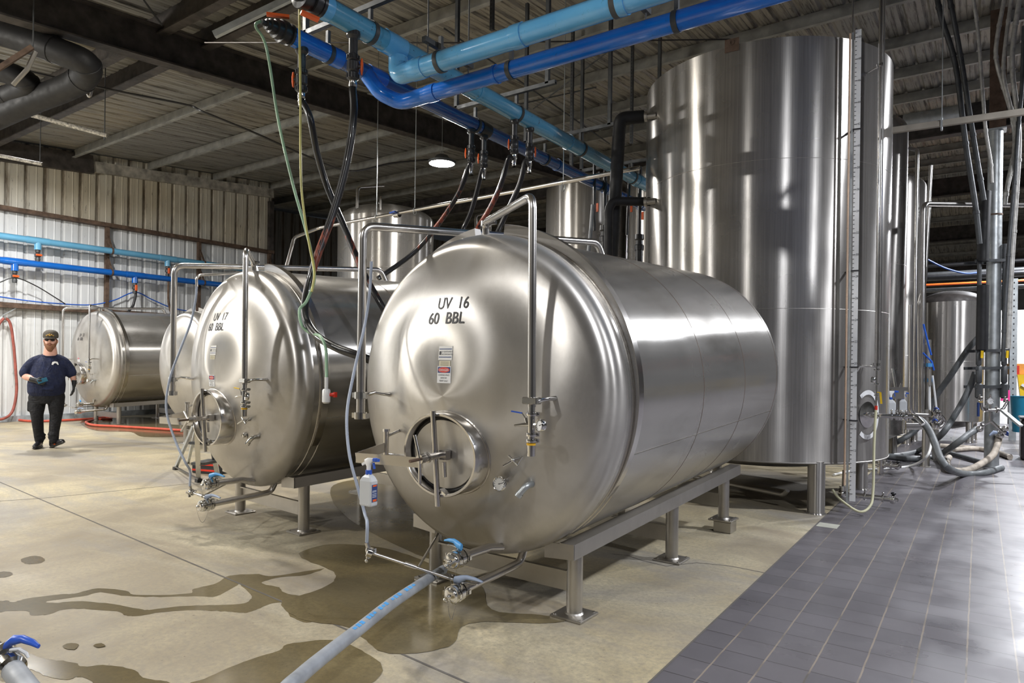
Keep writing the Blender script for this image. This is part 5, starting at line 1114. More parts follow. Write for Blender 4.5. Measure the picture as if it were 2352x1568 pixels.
gl = dial_gauge(mf, onc(2275, 921, -.24)-w, -fw, .052, .03)
g = MB(); g.loft([(onc(2272, 1000, -.25), .015, .01, upv, fw), (onc(2281, 993, -.25), .03, .012, upv, fw), (onc(2290, 993, -.25), .02, .01, upv, fw)], 10); g.build('valve_handle', M['greyh'], mf, world=w)
g = MB(); g.box(onc(2247, 940, -.2), (.03, .02, .20), rz=HEAD); g.build('valve_handle', M['navy'], mf, world=w)
for k, (px, lab) in enumerate(((2250, 'dark water line with yellow lever valve, left of the galvanised column'), (2308, 'dark water line with yellow lever valve, close right of the galvanised column'))):
    g = MB(); g.cyl(onc(px, 560, -.1), onc(px-2, 800, -.1), .03, 12)
    for (ya, yb, r_) in ((805, 840, .035), (840, 880, .04), (880, 915, .048)): g.lathe([(r_*.6, 0), (r_, .02), (r_, (onc(px, ya).z-onc(px, yb).z)-.02), (r_*.6, onc(px, ya).z-onc(px, yb).z)], onc(px-2, yb, -.12), (0, 0, 1), 12)
    o = solo(g, 'water_line', M['galv_dark'], lab, 'pipe', 'water lines on the column'); o_w = o.location
    g = MB(); g.bar(onc(px+6, 805, -.2), onc(px+5, 822, -.2), .035, .012, up=fw); g.build('lever_handle', M['yellow'], o, world=o_w)
    if k == 0: g = MB(); g.cyl(onc(2258, 655, -.15), onc(2255, 803, -.15), .075, 18); g.cyl(onc(2263, 440, -.15), onc(2257, 600, -.15), .075, 18); g.build('foam_insulation', M['pipe_blk'], o, world=o_w)
# brown timber-like upright above the column and the conduits
a = onax(2290, 300, 1, cp.y); g = MB(); g.bar(V((cp.x+.02, cp.y, a.z+.02)), V((cp.x+.02, cp.y, roofz(cp.y)-.1)), .2, .2, up=(0, 1, 0)); solo(g, 'brown_post', M['rust'], 'rust brown square post standing on top of the galvanised column', 'post')
conds = [([(2150, -20), (2162, 40), (2195, 150), (2218, 330), (2240, 470), (2250, 560)], .035, 'galv_dark', 'dark thick conduit slanting down from the roof left of the brown post'),
 ([(2178, -20), (2190, 40), (2210, 150), (2235, 310), (2250, 400), (2260, 460)], .032, 'galv_dark', 'second dark conduit slanting beside the thickest conduit'),
 ([(2233, -20), (2247, 80), (2256, 200), (2264, 300), (2275, 370), (2278, 420)], .022, 'conduit', 'pale dirty conduit passing left of the brown post'),
 ([(2310, -20), (2290, 90), (2289, 140), (2305, 200), (2325, 270), (2330, 340), (2315, 420), (2308, 470)], .026, 'conduit', 'pale conduit bulging outwards right of the brown post'),
 ([(2326, -20), (2312, 80), (2305, 170), (2322, 250), (2334, 310), (2325, 380), (2312, 440)], .024, 'conduit', 'pale conduit nested inside the bulging one'),
 ([(2345, -20), (2328, 90), (2326, 170), (2338, 270), (2340, 350), (2332, 480), (2322, 640), (2316, 800)], .03, 'conduit', 'outer pale conduit running all the way down past the column'),
 ([(2352, 60), (2347, 200), (2338, 300), (2330, 420), (2318, 560), (2308, 720), (2303, 830)], .024, 'galv_dark', 'grey conduit at the right edge reaching down to the yellow lever')]
for k, (P, r, mt, lab) in enumerate(conds):
    zz = CZ-.5-.1*k; g = MB(); W = smooth_path([pt(a, b, zz) for a, b in P], 6); g.tube(W, r, 10)
    for j in range(4, len(W)-2, 7): d = (W[j+1]-W[j]).normalized(); g.cyl(W[j]-d*.02, W[j]+d*.02, r*1.18, 10)
    solo(g, 'conduit', M[mt], lab, 'conduit', 'conduits by the column')
# cable and pipe clutter under the far roof, right
for k, (y_, Zd, r, mt, lab) in enumerate(((640, 17, .07, 'blackp', 'dark pipe crossing under the far roof just below the thick dull one'), (668, 16, .05, 'galv_dark', 'dull pipe crossing right behind the squat tank lid'), (655, 18, .03, 'orange', 'thin orange line crossing under the far roof behind the column'), (631, 19, .06, 'galv_dark', 'thick dull pipe crossing under the far roof above the orange line'), (612, 20, .06, 'pipe_blk', 'black pipe crossing under the far roof, level with the drooping blue air line'))):
    a = pt(2115, y_, Zd); g = MB(); g.cyl(V((-20.9, a.y, a.z)), V((12.9, a.y, a.z)), r, 12); solo(g, 'crossing_pipe', M[mt], lab, 'pipe', 'far crossing pipes')
# light stainless strut crossing top right
A = pt(2040, 302, 8.2); B = pt(2400, 250, 7.0); g = MB(); B = V((B.x, A.y, B.z)); B = onax(2400, 251, 1, A.y); g.bar(A, B, .05, .06); g.bar(A+V((0, 0, .035)), B+V((0, 0, .035)), .02, .02); o = solo(g, 'strut_rail', plain('dusty_strut', (.42, .38, .32), .5, .5), 'pale dusty strut rail crossing in front of the conduits near the roof', 'rail')
c = onax(2163, 285, 1, A.y); g = MB(); g.cyl(c, V((c.x, c.y, roofz(c.y)-.1)), .006, 6); g.box(c, (.02, .07, .14)); g.build('hanger_rod', M['galv'], o, world=o.location)
# slotted upright, yellow tipping bin, black bin and other things at the right edge
g = MB(); p = fl(2325, 1010); z1 = onax(2325, 640, 1, p.y).z; g.box((p.x, p.y, z1/2), (.12, .06, z1), rz=0); o = solo(g, 'rack_upright', M['galv'], 'slotted grey rack upright right of the column', 'post')
g = MB(); z = .2
while z < z1: g.box((p.x-.0, p.y-.031, z), (.02, .004, .03)); z += .12
s_ = g.build('slot_row', M['ink'], o, world=o.location); s_['kind'] = 'stuff'
p = fl(2352, 1012); g = MB(); zz = onax(2345, 860, 1, p.y).z; BIN = p; BINZ = zz
g.prism([V((p.x-.02, p.y, .45)), V((p.x+1.2, p.y, .15)), V((p.x+1.4, p.y, zz)), V((p.x-.12, p.y, zz))], (0, 1, 0), .35); o = solo(g, 'tipping_bin', M['yellow'], 'bright yellow steel bin at the right edge beyond the column', 'bin')
g = MB(); g.bar(V((p.x-.05, p.y-.02, zz-.2)), V((p.x+.6, p.y-.02, zz-.65)), .05, .05); g.build('push_handle', M['white'], o, world=o.location)
p = fl(2350, 1030); g = MB(); g.lathe([(.16, .3), (.2, .95), (.21, .95)], p, (0, 0, 1), 20); solo(g, 'blue_drum', plain('teal_plastic', (.01, .18, .3), .4), 'teal blue tub standing in front of the yellow bin', 'tub')
for k, (px, py, zc_) in enumerate(((2329, 842, 'cream'), (2343, 842, 'beige_hose'))):
    q = onax(px, py, 1, BIN.y+.18); q.z = BINZ+.11; g = MB(); g.box(q, (.2, .2, .22), rz=.3, bev=.005); solo(g, 'carton', plain('carton_%d' % k, ((.45, .28, .14), (.75, .32, .06))[k], .7), ['brown cardboard carton on top of the yellow bin', 'orange printed carton on top of the yellow bin'][k], 'box', 'cartons')
p = fl(2344, 1057); g = MB(); zt = onax(2344, 962, 1, p.y).z; c = V((p.x+.30, p.y+.25, 0)); g.box(c+V((0, 0, zt/2)), (.6, .5, zt), bev=.03); o = solo(g, 'wheeled_bin', M['bindark'], 'glossy black wheeled bin cut by the right edge of the picture', 'bin')
g = MB(); g.box(c+V((0, 0, zt+.015)), (.64, .54, .03), bev=.01); g.build('bin_lid', M['blackp'], o, world=o.location)
g = MB(); g.box(pt(2309, 908, 10.6), (.14, .01, .17), rz=HEAD); solo(g, 'pink_notice', plain('pink_paper', (.95, .05, .30), .6), 'fluorescent pink notice hanging right of the column', 'notice')
q = onax(2334, 852, 1, BIN.y+.05); q.z = BINZ+.09; g = MB(); g.box(q, (.1, .06, .18), rz=0); solo(g, 'red_box', M['redp'], 'small red box beside the cartons', 'box')
g = MB(); g.bar(pt(2302, 942, 9.5), pt(2345, 978, 9.2), .06, .03); solo(g, 'handrail_bar', M['galv'], 'sloping grey bar running from the column to the black bin', 'rail')
g = MB(); g.loft([(fl(2296, 985, .14), .04, .04, upv, fw), (fl(2308, 992, .09), .06, .05, upv, fw), (fl(2320, 1000, .05), .03, .04, upv, fw)], 10); solo(g, 'blue_nozzle', M['blueh'], 'blue plastic nozzle lying behind the column', 'nozzle')
# bright far area: pale plank panels behind the column
g = MB(); p = fl(2250, 985); 
for k in range(6): g.box((p.x-.2+k*.55, 22.0, 1.5), (.5, .05, 3.0))
solo(g, 'strip_curtain', M['whitep'], 'row of pale upright panels far behind the column', 'panel')
# ------------------------------------------------------------------ aluminium ladder and crate behind the UV 17 tank
root = thing('step_ladder', fl(425, 1075), 'small aluminium step ladder standing behind the milky tube of the UV 17 tank', 'ladder'); w = root.location
A, B, C_, D = fl(403, 1075), fl(456, 1105), pt(448, 982, 7.6), pt(455, 985, 6.9)
g = MB(); g.bar(fl(403, 1075), pt(446, 975, 7.55), .03, .05); g.bar(fl(432, 1062), pt(452, 975, 7.75), .03, .05); g.build('rear_leg', M['galv'], root, world=w)
g = MB(); g.bar(fl(456, 1104), pt(452, 975, 6.9), .05, .03); g.bar(fl(500, 1092), pt(478, 975, 7.3), .05, .03); g.build('front_leg', M['whitep'], root, world=w)
for k, f in enumerate((.33, .70)):
    a = fl(456, 1104).lerp(pt(452, 975, 6.9), f); b_ = fl(500, 1092).lerp(pt(478, 975, 7.3), f); g = MB(); g.bar(a, b_, .16, .03); g.build('step', M['galv_dark'], root, world=w)
g = MB(); g.bar(fl(403, 1072, .05), fl(456, 1100, .1), .015, .015); g.box(fl(403, 1075, .02), (.05, .05, .04)); g.box(fl(456, 1103, .02), (.06, .06, .04)); g.build('foot', M['blackp'], root, world=w)
root = thing('tool_crate', fl(490, 1088), 'low black and red tool crate on the floor behind the UV 17 tank', 'crate'); w = root.location
c = fl(492, 1084); d_ = V((.95, .3, 0)).normalized(); az = math.atan2(d_.y, d_.x)
g = MB(); g.box(c+V((0, 0, .07)), (.42, .30, .14), rz=az, bev=.01); g.build('crate_body', M['blackp'], root, world=w)
g = MB(); 
for z in (.115, .045): g.box(c+V((0, 0, z))-V((-d_.y, d_.x, 0))*.153, (.40, .008, .022), rz=az)
g.build('red_panel', M['redp'], root, world=w)
# ------------------------------------------------------------------ lamps
def highbay(loc, label):
    root = thing('high_bay_lamp', loc, label, 'lamp', None)
    g = MB(); g.lathe([(.22, 0), (.235, .005), (.24, .04), (.15, .07), (.10, .14), (.05, .16), (0, .16)], (0, 0, 0), (0, 0, 1), 32); g.build('lamp_housing', M['galv_dark'], root)
    g = MB(); g.lathe([(0, .002), (.22, .002)], (0, 0, 0), (0, 0, 1), 32); g.build('lamp_lens', LENS, root)
    g = MB(); g.tube([(0, .03*math.cos(a), .19+.03*math.sin(a)) for a in [i*PI/6 for i in range(13)]], .005, 6); g.cyl((0, 0, .22), (0, 0, roofz(loc[1])-.1-loc[2]), .005, 6); g.build('hook', M['galv'], root)
LENS = emit('lamp_glow', (1, .98, .95), 120)
lp = pt(1015, 376, 11.6); highbay(lp, 'glowing round high-bay lamp hanging under the roof')
def area(name, loc, power, size=.45, colr=(1, .97, .92), rot=(0, 0, 0), shape='DISK'):
    ld = bpy.data.lights.new(name, 'AREA'); ld.energy = power; ld.shape = shape; ld.size = size; ld.color = colr
    o = bpy.data.objects.new(name, ld); col.objects.link(o); o.location = loc; o.rotation_euler = rot; return o
wl_ = bpy.data.lights.new('wall_roof_fill', 'POINT'); wl_.energy = 1700; wl_.shadow_soft_size = .35; wl_.color = (1, .96, .88); wo = bpy.data.objects.new('wall_roof_fill', wl_); col.objects.link(wo); wo.location = (-12.0, -2.5, 4.4)  # added unseen fill lamp that brightens the left wall and roof
area('high_bay_light', (lp.x, lp.y, lp.z-.02), 350, .44)
WARM = (1, .95, .86); COOL = (.93, .95, 1)
for (x, y, z, p, c) in LIGHTS: area('high_bay_light', (x, y, z), p, .32, c)
# puddles and damp patches traced on the slab
PZ = [0]
def puddle(px, label, name='puddle', z=None):
    if z is None: z = .0008+.0003*PZ[0]; PZ[0] += 1
    P = [fl(*q) for q in px]; n = len(P); Q = []
    for i in range(n):      # rounded outline
        a, b, c, d = P[i-1], P[i], P[(i+1) % n], P[(i+2) % n]
        for k in range(5): t = k/5; Q.append(.5*((2*b)+(c-a)*t+(2*a-5*b+4*c-d)*t*t+(3*b-a-3*c+d)*t**3))
    rj = random.Random(len(Q)); Q = [q+V((rj.uniform(-1, 1), rj.uniform(-1, 1), 0))*min(.0045, .03*(P[0]-P[len(P)//2]).length) for q in Q]
    o = bpy.data.objects.new(name, bpy.data.meshes.new(name)); bm = bmesh.new(); vs = [bm.verts.new((q.x, q.y, z)) for q in Q]
    es = [bm.edges.new((vs[i], vs[(i+1) % len(vs)])) for i in range(len(vs))]
    bmesh.ops.triangle_fill(bm, edges=es, use_beauty=True)
    for f in bm.faces:
        if f.normal.z < 0: f.normal_flip()
    bm.to_mesh(o.data); bm.free(); o.data.materials.append(M['wet']); col.objects.link(o); tag(o, label, 'puddle', 'puddles'); return o
sc3 = 3.1357
def zf(l): return [(x/sc3, 1068+y/sc3) for x, y in l]
puddle(zf([(-40, 990), (40, 975), (100, 985), (200, 960), (430, 930), (540, 925), (700, 888), (900, 905), (1000, 935), (1360, 925), (1400, 890), (1560, 850), (1650, 797), (1860, 785), (1960, 800), (2195, 765), (2330, 745), (2200, 790), (1990, 812), (1885, 850), (2010, 880), (2050, 920), (2195, 945), (2400, 965), (2400, 1090), (2300, 1120), (2190, 1130), (2080, 1080), (2085, 1020), (2060, 990), (1960, 995), (1860, 1035), (1780, 1060), (1690, 1060), (1560, 1050), (1350, 1045), (1150, 1060), (980, 1088), (900, 1080), (840, 1055), (600, 1035), (450, 1040), (350, 1075), (230, 1080), (190, 1050), (60, 1050), (-40, 1060)]), 'branching puddle trail over the slab joint on the left of the floor')
# dry islands inside the puddle trail
def dry(px, z=.00105):
    o = puddle(px, None, 'floor_dry_island', z); o.data.materials.clear(); o.data.materials.append(M['concrete']); 
    for k in ('category', 'group', 'label'):
        if k in o: del o[k]
    o['kind'] = 'structure'
dry(zf([(340, 980), (600, 945), (720, 918), (880, 940), (1100, 950), (1400, 945), (1560, 945), (1700, 870), (1730, 862), (1800, 930), (1810, 965), (1730, 1000), (1500, 1010), (1300, 1015), (1100, 1040), (1000, 1035), (760, 995), (550, 980), (400, 992)]))
puddle(zf([(150, 683), (200, 660), (275, 655), (322, 682), (290, 705), (190, 712)]), 'small oval puddle on the left of the floor, nearest the wall')
puddle(zf([(-30, 775), (60, 768), (92, 785), (50, 805), (-30, 810)]), 'small puddle cut by the left edge of the picture')
puddle(zf([(60, 1370), (180, 1350), (330, 1395), (520, 1420), (600, 1450), (770, 1440), (940, 1470), (1060, 1540), (1200, 1560), (1250, 1620), (600, 1640), (680, 1570), (560, 1525), (480, 1550), (330, 1520), (240, 1475), (120, 1440)]), 'wide wet patch at the bottom left beside the hose valve')
puddle([(432, 1572), (480, 1555), (560, 1520), (640, 1495), (660, 1480), (740, 1470), (790, 1475), (840, 1500), (880, 1540), (800, 1600), (640, 1640), (430, 1600)], 'wet patch under the fat grey suction hose at the bottom edge')
puddle([(690, 1268), (760, 1250), (860, 1255), (940, 1275), (1000, 1300), (1100, 1340), (1130, 1400), (1240, 1412), (1300, 1425), (1240, 1432), (1120, 1428), (1060, 1440), (1040, 1480), (960, 1500), (880, 1498), (840, 1470), (800, 1440), (700, 1425), (650, 1395), (655, 1372), (700, 1365), (760, 1340), (770, 1318), (740, 1300), (700, 1285)], 'dark wet area on the slab below the outlet valves of the UV 16 tank')
puddle([(775, 1110), (870, 1100), (1000, 1140), (1060, 1230), (1040, 1290), (930, 1262), (800, 1190), (760, 1140)], 'darker, glossier area of slab under the UV 17 tank towards the nearest tank')  # darker, glossier outline laid over the slab between the two front tanks
puddle([(190, 966), (260, 958), (380, 960), (470, 968), (520, 990), (470, 1005), (430, 1003), (330, 1003), (300, 992), (230, 990), (195, 980)], 'shiny puddle on the floor under the far tank by the red hose')
puddle([(145, 1483), (160, 1478), (180, 1480), (172, 1492), (150, 1490)], 'tiny wet footprint mark left of the picture centre, by the bottom left valve')
puddle([(215, 1482), (232, 1478), (242, 1484), (225, 1488)], 'second tiny wet mark further from the bottom left valve')
# drain grating in the tiles
g = MB(); p = fl(2290, 1092); 
# ------------------------------------------------------------------ the walking man
pf = fl(110, 1028); S = .00686
PR = thing('person', pf, 'bearded man in navy t-shirt, cap and black gloves walking with a phone', 'person', None, 1.10)
PR.scale = (.87, 1, 1)
def lp_(px, py, y=0.0): return V(((px/5.058+20-110)*S, y, (1030-(py/5.058+740))*S))     # figure plan measured in its own frame
def remesh(o, vox, sm=6):
    m = o.modifiers.new('union', 'REMESH'); m.mode = 'VOXEL'; m.voxel_size = vox; m.use_smooth_shade = True
    s = o.modifiers.new('soften', 'SMOOTH'); s.factor = .5; s.iterations = sm
Xv, Yv, Zv = V((1, 0, 0)), V((0, 1, 0)), V((0, 0, 1))
def limb(g, pts, rs, seg=16):
    P = smooth_path(pts, 5); R_ = []
    n = len(pts)-1
    for i in range(len(P)):
        t = i/5; k = min(int(t), n-1); f = t-k; R_.append(rs[k]*(1-f)+rs[k+1]*f)
    g.tube(P, R_, seg); g.sphere(P[0], R_[0], seg, 8); g.sphere(P[-1], R_[-1], seg, 8)
# body: one continuous skin surface (head, neck, torso, arms)
g = MB(); hc = V((.022, -.01, 1.675))
g.sphere(hc, (.085, .105, .125), 24, 16)
g.sphere(hc+V((.0, -.025, -.06)), (.068, .075, .07), 20, 12)
g.sphere(hc+V((0, -.108, .005)), (.014, .02, .022), 10, 8); g.sphere(hc+V((0, -.098, .028)), (.009, .012, .022), 10, 8)
for s in (-1, 1):
    g.sphere(hc+V((s*.088, .008, .005)), (.012, .02, .03), 12, 8); g.sphere(hc+V((s*.035, -.088, -.03)), (.022, .016, .022), 10, 8)
g.sphere(hc+V((0, -.092, -.048)), (.026, .012, .009), 10, 8)
for i in range(len(g.v)): x, y, z = g.v[i]; g.v[i] = (hc.x+(x-hc.x)*1.17, y, z)
limb(g, [V((.015, .01, 1.42)), V((.018, .005, 1.52)), V((.02, .0, 1.60))], [.118, .105, .088])
g.loft([((-.02, 0, .95), .25, .19, Xv, Yv), ((-.02, 0, 1.15), .25, .2, Xv, Yv), ((0, 0, 1.33), .19, .13, Xv, Yv), ((.01, .01, 1.45), .08, .08, Xv, Yv)], 24)
aL_ = [V((-.22, 0, 1.34)), V((-.335, -.01, 1.22)), V((-.345, -.06, 1.135)), V((-.25, -.19, 1.105)), V((-.195, -.25, 1.083))]
aR_ = [V((.21, 0, 1.34)), V((.315, .01, 1.25)), V((.355, .02, 1.14)), V((.38, -.02, 1.07)), V((.388, -.045, 1.02))]
limb(g, aL_, [.07, .062, .056, .048, .034]); limb(g, aR_, [.07, .062, .054, .046, .034])
body = g.build('body', M['skin'], PR); remesh(body, .011, 3)
# t-shirt
g = MB()
g.loft([((-.035, .0, .80), .235, .165, Xv, Yv), ((-.03, -.02, .88), .285, .215, Xv, Yv), ((-.025, -.04, 1.0), .29, .235, Xv, Yv), ((-.02, -.035, 1.12), .272, .225, Xv, Yv), ((-.01, -.015, 1.25), .25, .19, Xv, Yv), ((.0, .0, 1.35), .225, .16, Xv, Yv), ((.005, .01, 1.42), .165, .125, Xv, Yv), ((.01, .015, 1.45), .135, .11, Xv, Yv), ((.012, .015, 1.468), .12, .105, Xv, Yv)], 32)
limb(g, [V((-.13, .01, 1.385)), V((-.235, 0, 1.335)), V((-.315, -.01, 1.25)), V((-.345, -.04, 1.18))], [.085, .088, .086, .092], 20)
limb(g, [V((.13, .01, 1.395)), V((.225, 0, 1.345)), V((.30, .01, 1.26)), V((.335, .015, 1.185))], [.085, .088, .085, .090], 20)
for k in range(6): a = -.5+k*.2; g.tube(smooth_path([V((-.2+.05*k, -.19+.02*abs(k-3), .98-.01*k)), V((-.05+.03*k, -.262, .93)), V((.12, -.2, .97+.02*k))], 4), .012, 8)
sh = g.build('t_shirt', M['cloth_navy'], PR); remesh(sh, .012, 5)
g = MB()
q = lp_(583, 478, 0); 
P = [(-.055, -.022), (-.045, .018), (-.01, .03), (.03, .022), (.05, -.025), (.03, -.022), (.01, .0), (-.012, .0), (-.025, -.012), (-.03, -.026)]
def onsh(x, z):    # a point on the chest of the shirt
    t = (z-1.25)/(1.36-1.25); rx = .25*(1-t)+.235*t; ry = .19*(1-t)+.16*t; cy = -.015*(1-t); c_ = min(.97, (x+.005)/rx); return V((x, cy-ry*math.sqrt(1-c_*c_)-.006, z))
cx_, cz_ = .115, 1.335
g.add([onsh(cx_+a, cz_+b) for a, b in P], [list(range(len(P)-1, -1, -1))]); g.build('chest_print', M['white'], sh)
g = MB(); g.tube([V((.012+.126*math.cos(a), .01+.112*math.sin(a)-.012*(1-math.sin(a))/2, 1.485-.045*(1-math.sin(a))/2)) for a in [i*PI/16 for i in range(32)]], .007, 8, closed=True); g.build('collar_rib', M['cloth_navy'], sh)
# trousers
g = MB()
g.loft([((-.03, .0, .70), .235, .16, Xv, Yv), ((-.03, -.005, .80), .25, .18, Xv, Yv), ((-.03, .0, .93), .255, .19, Xv, Yv)], 28)
lL = [V((-.165, 0, .80)), V((-.165, -.03, .62)), V((-.16, -.04, .50)), V((-.145, .02, .25)), V((-.135, .05, .13))]
lR = [V((.115, 0, .80)), V((.125, -.06, .62)), V((.125, -.08, .50)), V((.105, -.10, .28)), V((.105, -.13, .14))]
limb(g, lL, [.140, .118, .096, .080, .074], 20); limb(g, lR, [.140, .118, .098, .082, .074], 20)
for (c, z_) in ((-.12, .16), (-.118, .21), (.095, .17), (.09, .22)): g.lathe([(.074, -.02), (.086, 0), (.074, .02)], (c, .04 if c < 0 else -.12, z_), (.1, 0, 1), 18)
g.box((-.295, .0, .66), (.03, .12, .16), bev=.01)
tr = g.build('trousers', M['cloth_black'], PR); remesh(tr, .012, 4)
# shoes
def shoe(c, yaw, pitch, name='shoe'):
    Mx = Matrix.Rotation(yaw, 3, 'Z') @ Matrix.Rotation(pitch, 3, 'X'); c = V(c); f = lambda p: c+Mx@(V(p)*1.18)
    g = MB(); x, z = Mx@Xv, Mx@Zv
    g.loft([(f((0, .09, .045)), .030, .035, x, z), (f((0, .07, .06)), .043, .055, x, z), (f((0, .02, .065)), .047, .062, x, z), (f((0, -.05, .055)), .048, .048, x, z), (f((0, -.11, .045)), .052, .038, x, z), (f((0, -.165, .04)), .045, .030, x, z), (f((0, -.195, .035)), .024, .018, x, z)], 18)
    g.lathe([(.05, 0), (.055, .05), (.05, .07)], f((0, .04, .07)), z, 16)
    s_ = g.build(name, M['boot'], PR); remesh(s_, .009, 2)
    g = MB(); g.loft([(f((0, .10, .015)), .025, .015, x, z), (f((0, .07, .014)), .046, .015, x, z), (f((0, -.05, .013)), .047, .013, x, z), (f((0, -.12, .013)), .055, .014, x, z), (f((0, -.18, .017)), .045, .014, x, z), (f((0, -.205, .02)), .02, .01, x, z)], 16); g.build('sole', M['blackp'], s_)
    return s_, f
shoe((-.14, .04, 0), -.15, 0); s2, f2 = shoe((.12, -.08, .0), .75, -.30)
s2.location.z += .02
g = MB(); p_ = f2((.03, -.05, .035)); g.box(f2((.045, -.05, .03)), (.012, .05, .012), rz=.62); g.box(f2((-.045, -.05, .03)), (.012, .05, .012), rz=.62); g.build('red_accent', M['orange'], s2)
# gloves: palm, four fingers and thumb each
def glove(wr, d, pn, th_side, curl, label=None):
    """wr wrist, d hand direction, pn palm normal, th_side side of the thumb"""
    wr, d, pn = V(wr), V(d).normalized(), V(pn).normalized(); sd_ = d.cross(pn).normalized()*th_side; pn = sd_.cross(d).normalized()*(1 if sd_.cross(d).dot(pn) > 0 else -1)
    g = MB(); g.loft([(wr-d*.085, .043, .041, sd_, pn), (wr-d*.03, .039, .036, sd_, pn), (wr+d*.02, .038, .024, sd_, pn), (wr+d*.06, .046, .020, sd_, pn), (wr+d*.095, .042, .017, sd_, pn), (wr+d*.105, .03, .012, sd_, pn)], 18)
    for i, (off, Lf) in enumerate(((.031, .074), (.011, .082), (-.010, .077), (-.030, .060))):
        a = wr+d*.09+sd_*off; P = [a]; dd = d.copy(); c_ = curl[i] if isinstance(curl, (list, tuple)) else curl
        for k, fr in enumerate((.42, .32, .26)):
            dd = (dd*math.cos(c_)+pn*math.sin(c_)).normalized() if k else (dd*math.cos(c_*.7)+pn*math.sin(c_*.7)).normalized()
            P.append(P[-1]+dd*Lf*fr)
        g.tube(smooth_path(P, 3), .0095, 10); g.sphere(P[-1], .0092, 10, 6)
    a = wr+d*.03+sd_*.034; P = [a, a+sd_*.022+d*.022+pn*.008, a+sd_*.03+d*.05+pn*.018, a+sd_*.026+d*.075+pn*.028]; g.tube(smooth_path(P, 3), [.0145-.0004*i for i in range(10)], 10); g.sphere(P[-1], .0108, 10, 6)
    o = g.build('glove', M['glove'], PR); remesh(o, .005, 1); return o
w1 = V((-.16, -.29, 1.07)); glove(w1, (.80, -.38, -.22), (.25, .9, -.15), 1, (.55, .6, .6, .65))
w2 = V((.39, -.06, .98)); glove(w2, (-.05, -.12, -1), (-1, -.05, .1), 1, (.35, .42, .45, .5))
# phone in the hand, a separate thing
pc = Matrix.Translation(pf) @ Matrix.Rotation(1.10, 4, 'Z') @ Matrix.Diagonal((.87, 1, 1, 1)) @ (w1+V((.115, -.065, .0)))
Rz = Matrix.Rotation(1.10, 3, 'Z'); Mp = Rz @ Matrix.Rotation(-.35, 3, 'Y') @ Matrix.Rotation(.15, 3, 'X')
g = MB(); g.box(pc, (.13, .012, .066), M=Mp, bev=.008); ph = solo(g, 'phone', M['phone'], 'teal phone held in the gloved hand of the walking man', 'phone')
g = MB(); g.box(pc+Mp@V((-.03, -.0075, .012)), (.045, .004, .035), M=Mp, bev=.002)
for dx in (-.04, -.022): g.lathe([(.009, 0), (.009, .004), (0, .004)], pc+Mp@V((dx, -.009, .012)), Mp@V((0, -1, 0)), 12)
g.build('camera_bump', M['ink'], ph, world=ph.location)
# beard, hair, cap, glasses, face
g = MB(); g.loft([(hc+V((0, -.062, -.030)), .066, .036, Xv, Yv), (hc+V((0, -.066, -.06)), .069, .046, Xv, Yv), (hc+V((0, -.074, -.095)), .062, .044, Xv, Yv), (hc+V((0, -.082, -.13)), .044, .034, Xv, Yv), (hc+V((.004, -.085, -.16)), .022, .018, Xv, Yv)], 20)
for s in (-1, 1): g.loft([(hc+V((s*.078, -.012, .045)), .008, .022, Xv, Yv), (hc+V((s*.076, -.020, .0)), .012, .03, Xv, Yv), (hc+V((s*.066, -.035, -.04)), .018, .036, Xv, Yv), (hc+V((s*.055, -.045, -.075)), .022, .036, Xv, Yv)], 12)
g.tube(smooth_path([hc+V((-.034, -.100, -.050)), hc+V((-.015, -.112, -.036)), hc+V((0, -.115, -.034)), hc+V((.015, -.112, -.036)), hc+V((.034, -.100, -.050))], 4), .007, 8)
bd = g.build('beard', M['beard'], PR); remesh(bd, .007, 2)
g = MB(); g.sphere(hc+V((0, -.117, -.052)), (.018, .006, .005), 10, 6); g.build('mouth', plain('lips', (.45, .15, .13), .5), PR)
g = MB(); g.lathe([(.098, .02), (.103, .045), (.100, .085), (.088, .115), (.06, .138), (.025, .148), (0, .15)], hc+V((0, .004, .036)), (0, 0, 1), 36)
for i in range(len(g.v)): x, y, z = g.v[i]; c_ = hc.y; g.v[i] = (x, c_+(y-c_)*1.15, z+.010*(y-c_)/.1)
cp_ = g.build('cap', M['cap'], PR)
g = MB(); n = 18; vs = []
for k in range(n+1):
    a = PI+PI*k/n; vs += [hc+V((.098*math.cos(a), .108*math.sin(a), .060)), hc+V((.082*math.cos(a), -.075+.085*math.sin(a)*1.0-.01, .057-.012*math.sin(-a)))]
g.add(vs+[v-V((0, 0, .006)) for v in vs], [[2*i, 2*i+1, 2*i+3, 2*i+2] for i in range(n)]+[[2*n+2+2*i, 2*n+2+2*i+2, 2*n+2+2*i+3, 2*n+2+2*i+1] for i in range(n)]+[[2*i+1, 2*n+2+2*i+1, 2*n+2+2*i+3, 2*i+3] for i in range(n)], True); g.build('cap_peak', M['cap'], cp_)
g = MB()
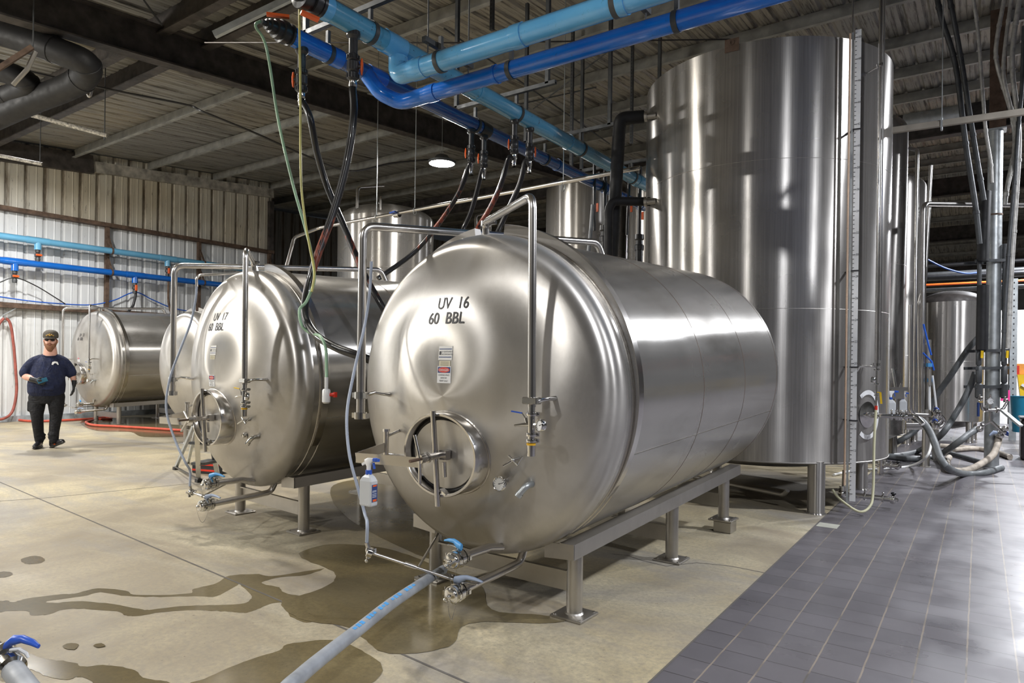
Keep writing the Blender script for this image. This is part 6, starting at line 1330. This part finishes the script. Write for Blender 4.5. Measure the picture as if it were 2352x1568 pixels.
for (x, z, r) in ((-.04, .09, .012), (-.018, .102, .012), (.003, .093, .014), (.025, .102, .012), (.045, .09, .010), (0, .115, .009)):
    yy = hc.y-.116*math.sqrt(max(.1, 1-(x/.11)**2))*(1-(z-.05)*2.0)-.016; g.sphere((hc.x+x, yy, hc.z+z), (r, .006, r*.9), 8, 6)
g.build('cap_emblem', plain('gold_print', (.45, .27, .05), .6), cp_)
g = MB()
for s in (-1, 1): g.tube([hc+V((s*.036+.028*math.cos(a), -.108+.010*abs(s*.036+.028*math.cos(a))/.06, .024+.019*math.sin(a))) for a in [i*PI/10 for i in range(20)]], .0028, 6, closed=True); g.tube([hc+V((s*.064, -.098, .034)), hc+V((s*.088, -.02, .030)), hc+V((s*.09, .02, .02))], .0025, 6)
g.tube([hc+V((-.009, -.108, .034)), hc+V((.009, -.108, .034))], .0028, 6); gl_ = g.build('glasses', M['blackp'], PR)
g = MB()
for s in (-1, 1): g.add([hc+V((s*.036+.027*math.cos(a), -.107+.010*abs(s*.036+.027*math.cos(a))/.06, .024+.018*math.sin(a))) for a in [i*PI/10 for i in range(20)]], [list(range(20))])
g.build('lens', M['glass'], gl_)
g = MB()
for s in (-1, 1): g.sphere(hc+V((s*.034, -.082, .024)), .012, 10, 8)
g.build('eye', M['white'], PR)

for o in children(PR)+[c for q in children(PR) for c in children(q)]:
    if o.name.split('.')[0] in ('beard', 'mouth', 'cap', 'cap_peak', 'cap_emblem', 'glasses', 'lens', 'eye'):
        for v in o.data.vertices: v.co.x = hc.x+(v.co.x-hc.x)*1.17
# ------------------------------------------------------------------ world and view
wd = bpy.data.worlds.new('world'); scn.world = wd; wd.use_nodes = True; bg = wd.node_tree.nodes['Background']; bg.inputs[0].default_value = (.5, .55, .62, 1); bg.inputs[1].default_value = .05
scn.view_settings.view_transform = 'Standard'; scn.view_settings.look = 'None'; scn.view_settings.gamma = 1.0; scn.view_settings.exposure = EXPOSURE
cy = scn.cycles; cy.max_bounces = 6; cy.diffuse_bounces = 3; cy.glossy_bounces = 4; cy.transmission_bounces = 4; cy.sample_clamp_indirect = 6; cy.caustics_reflective = False; cy.caustics_refractive = False
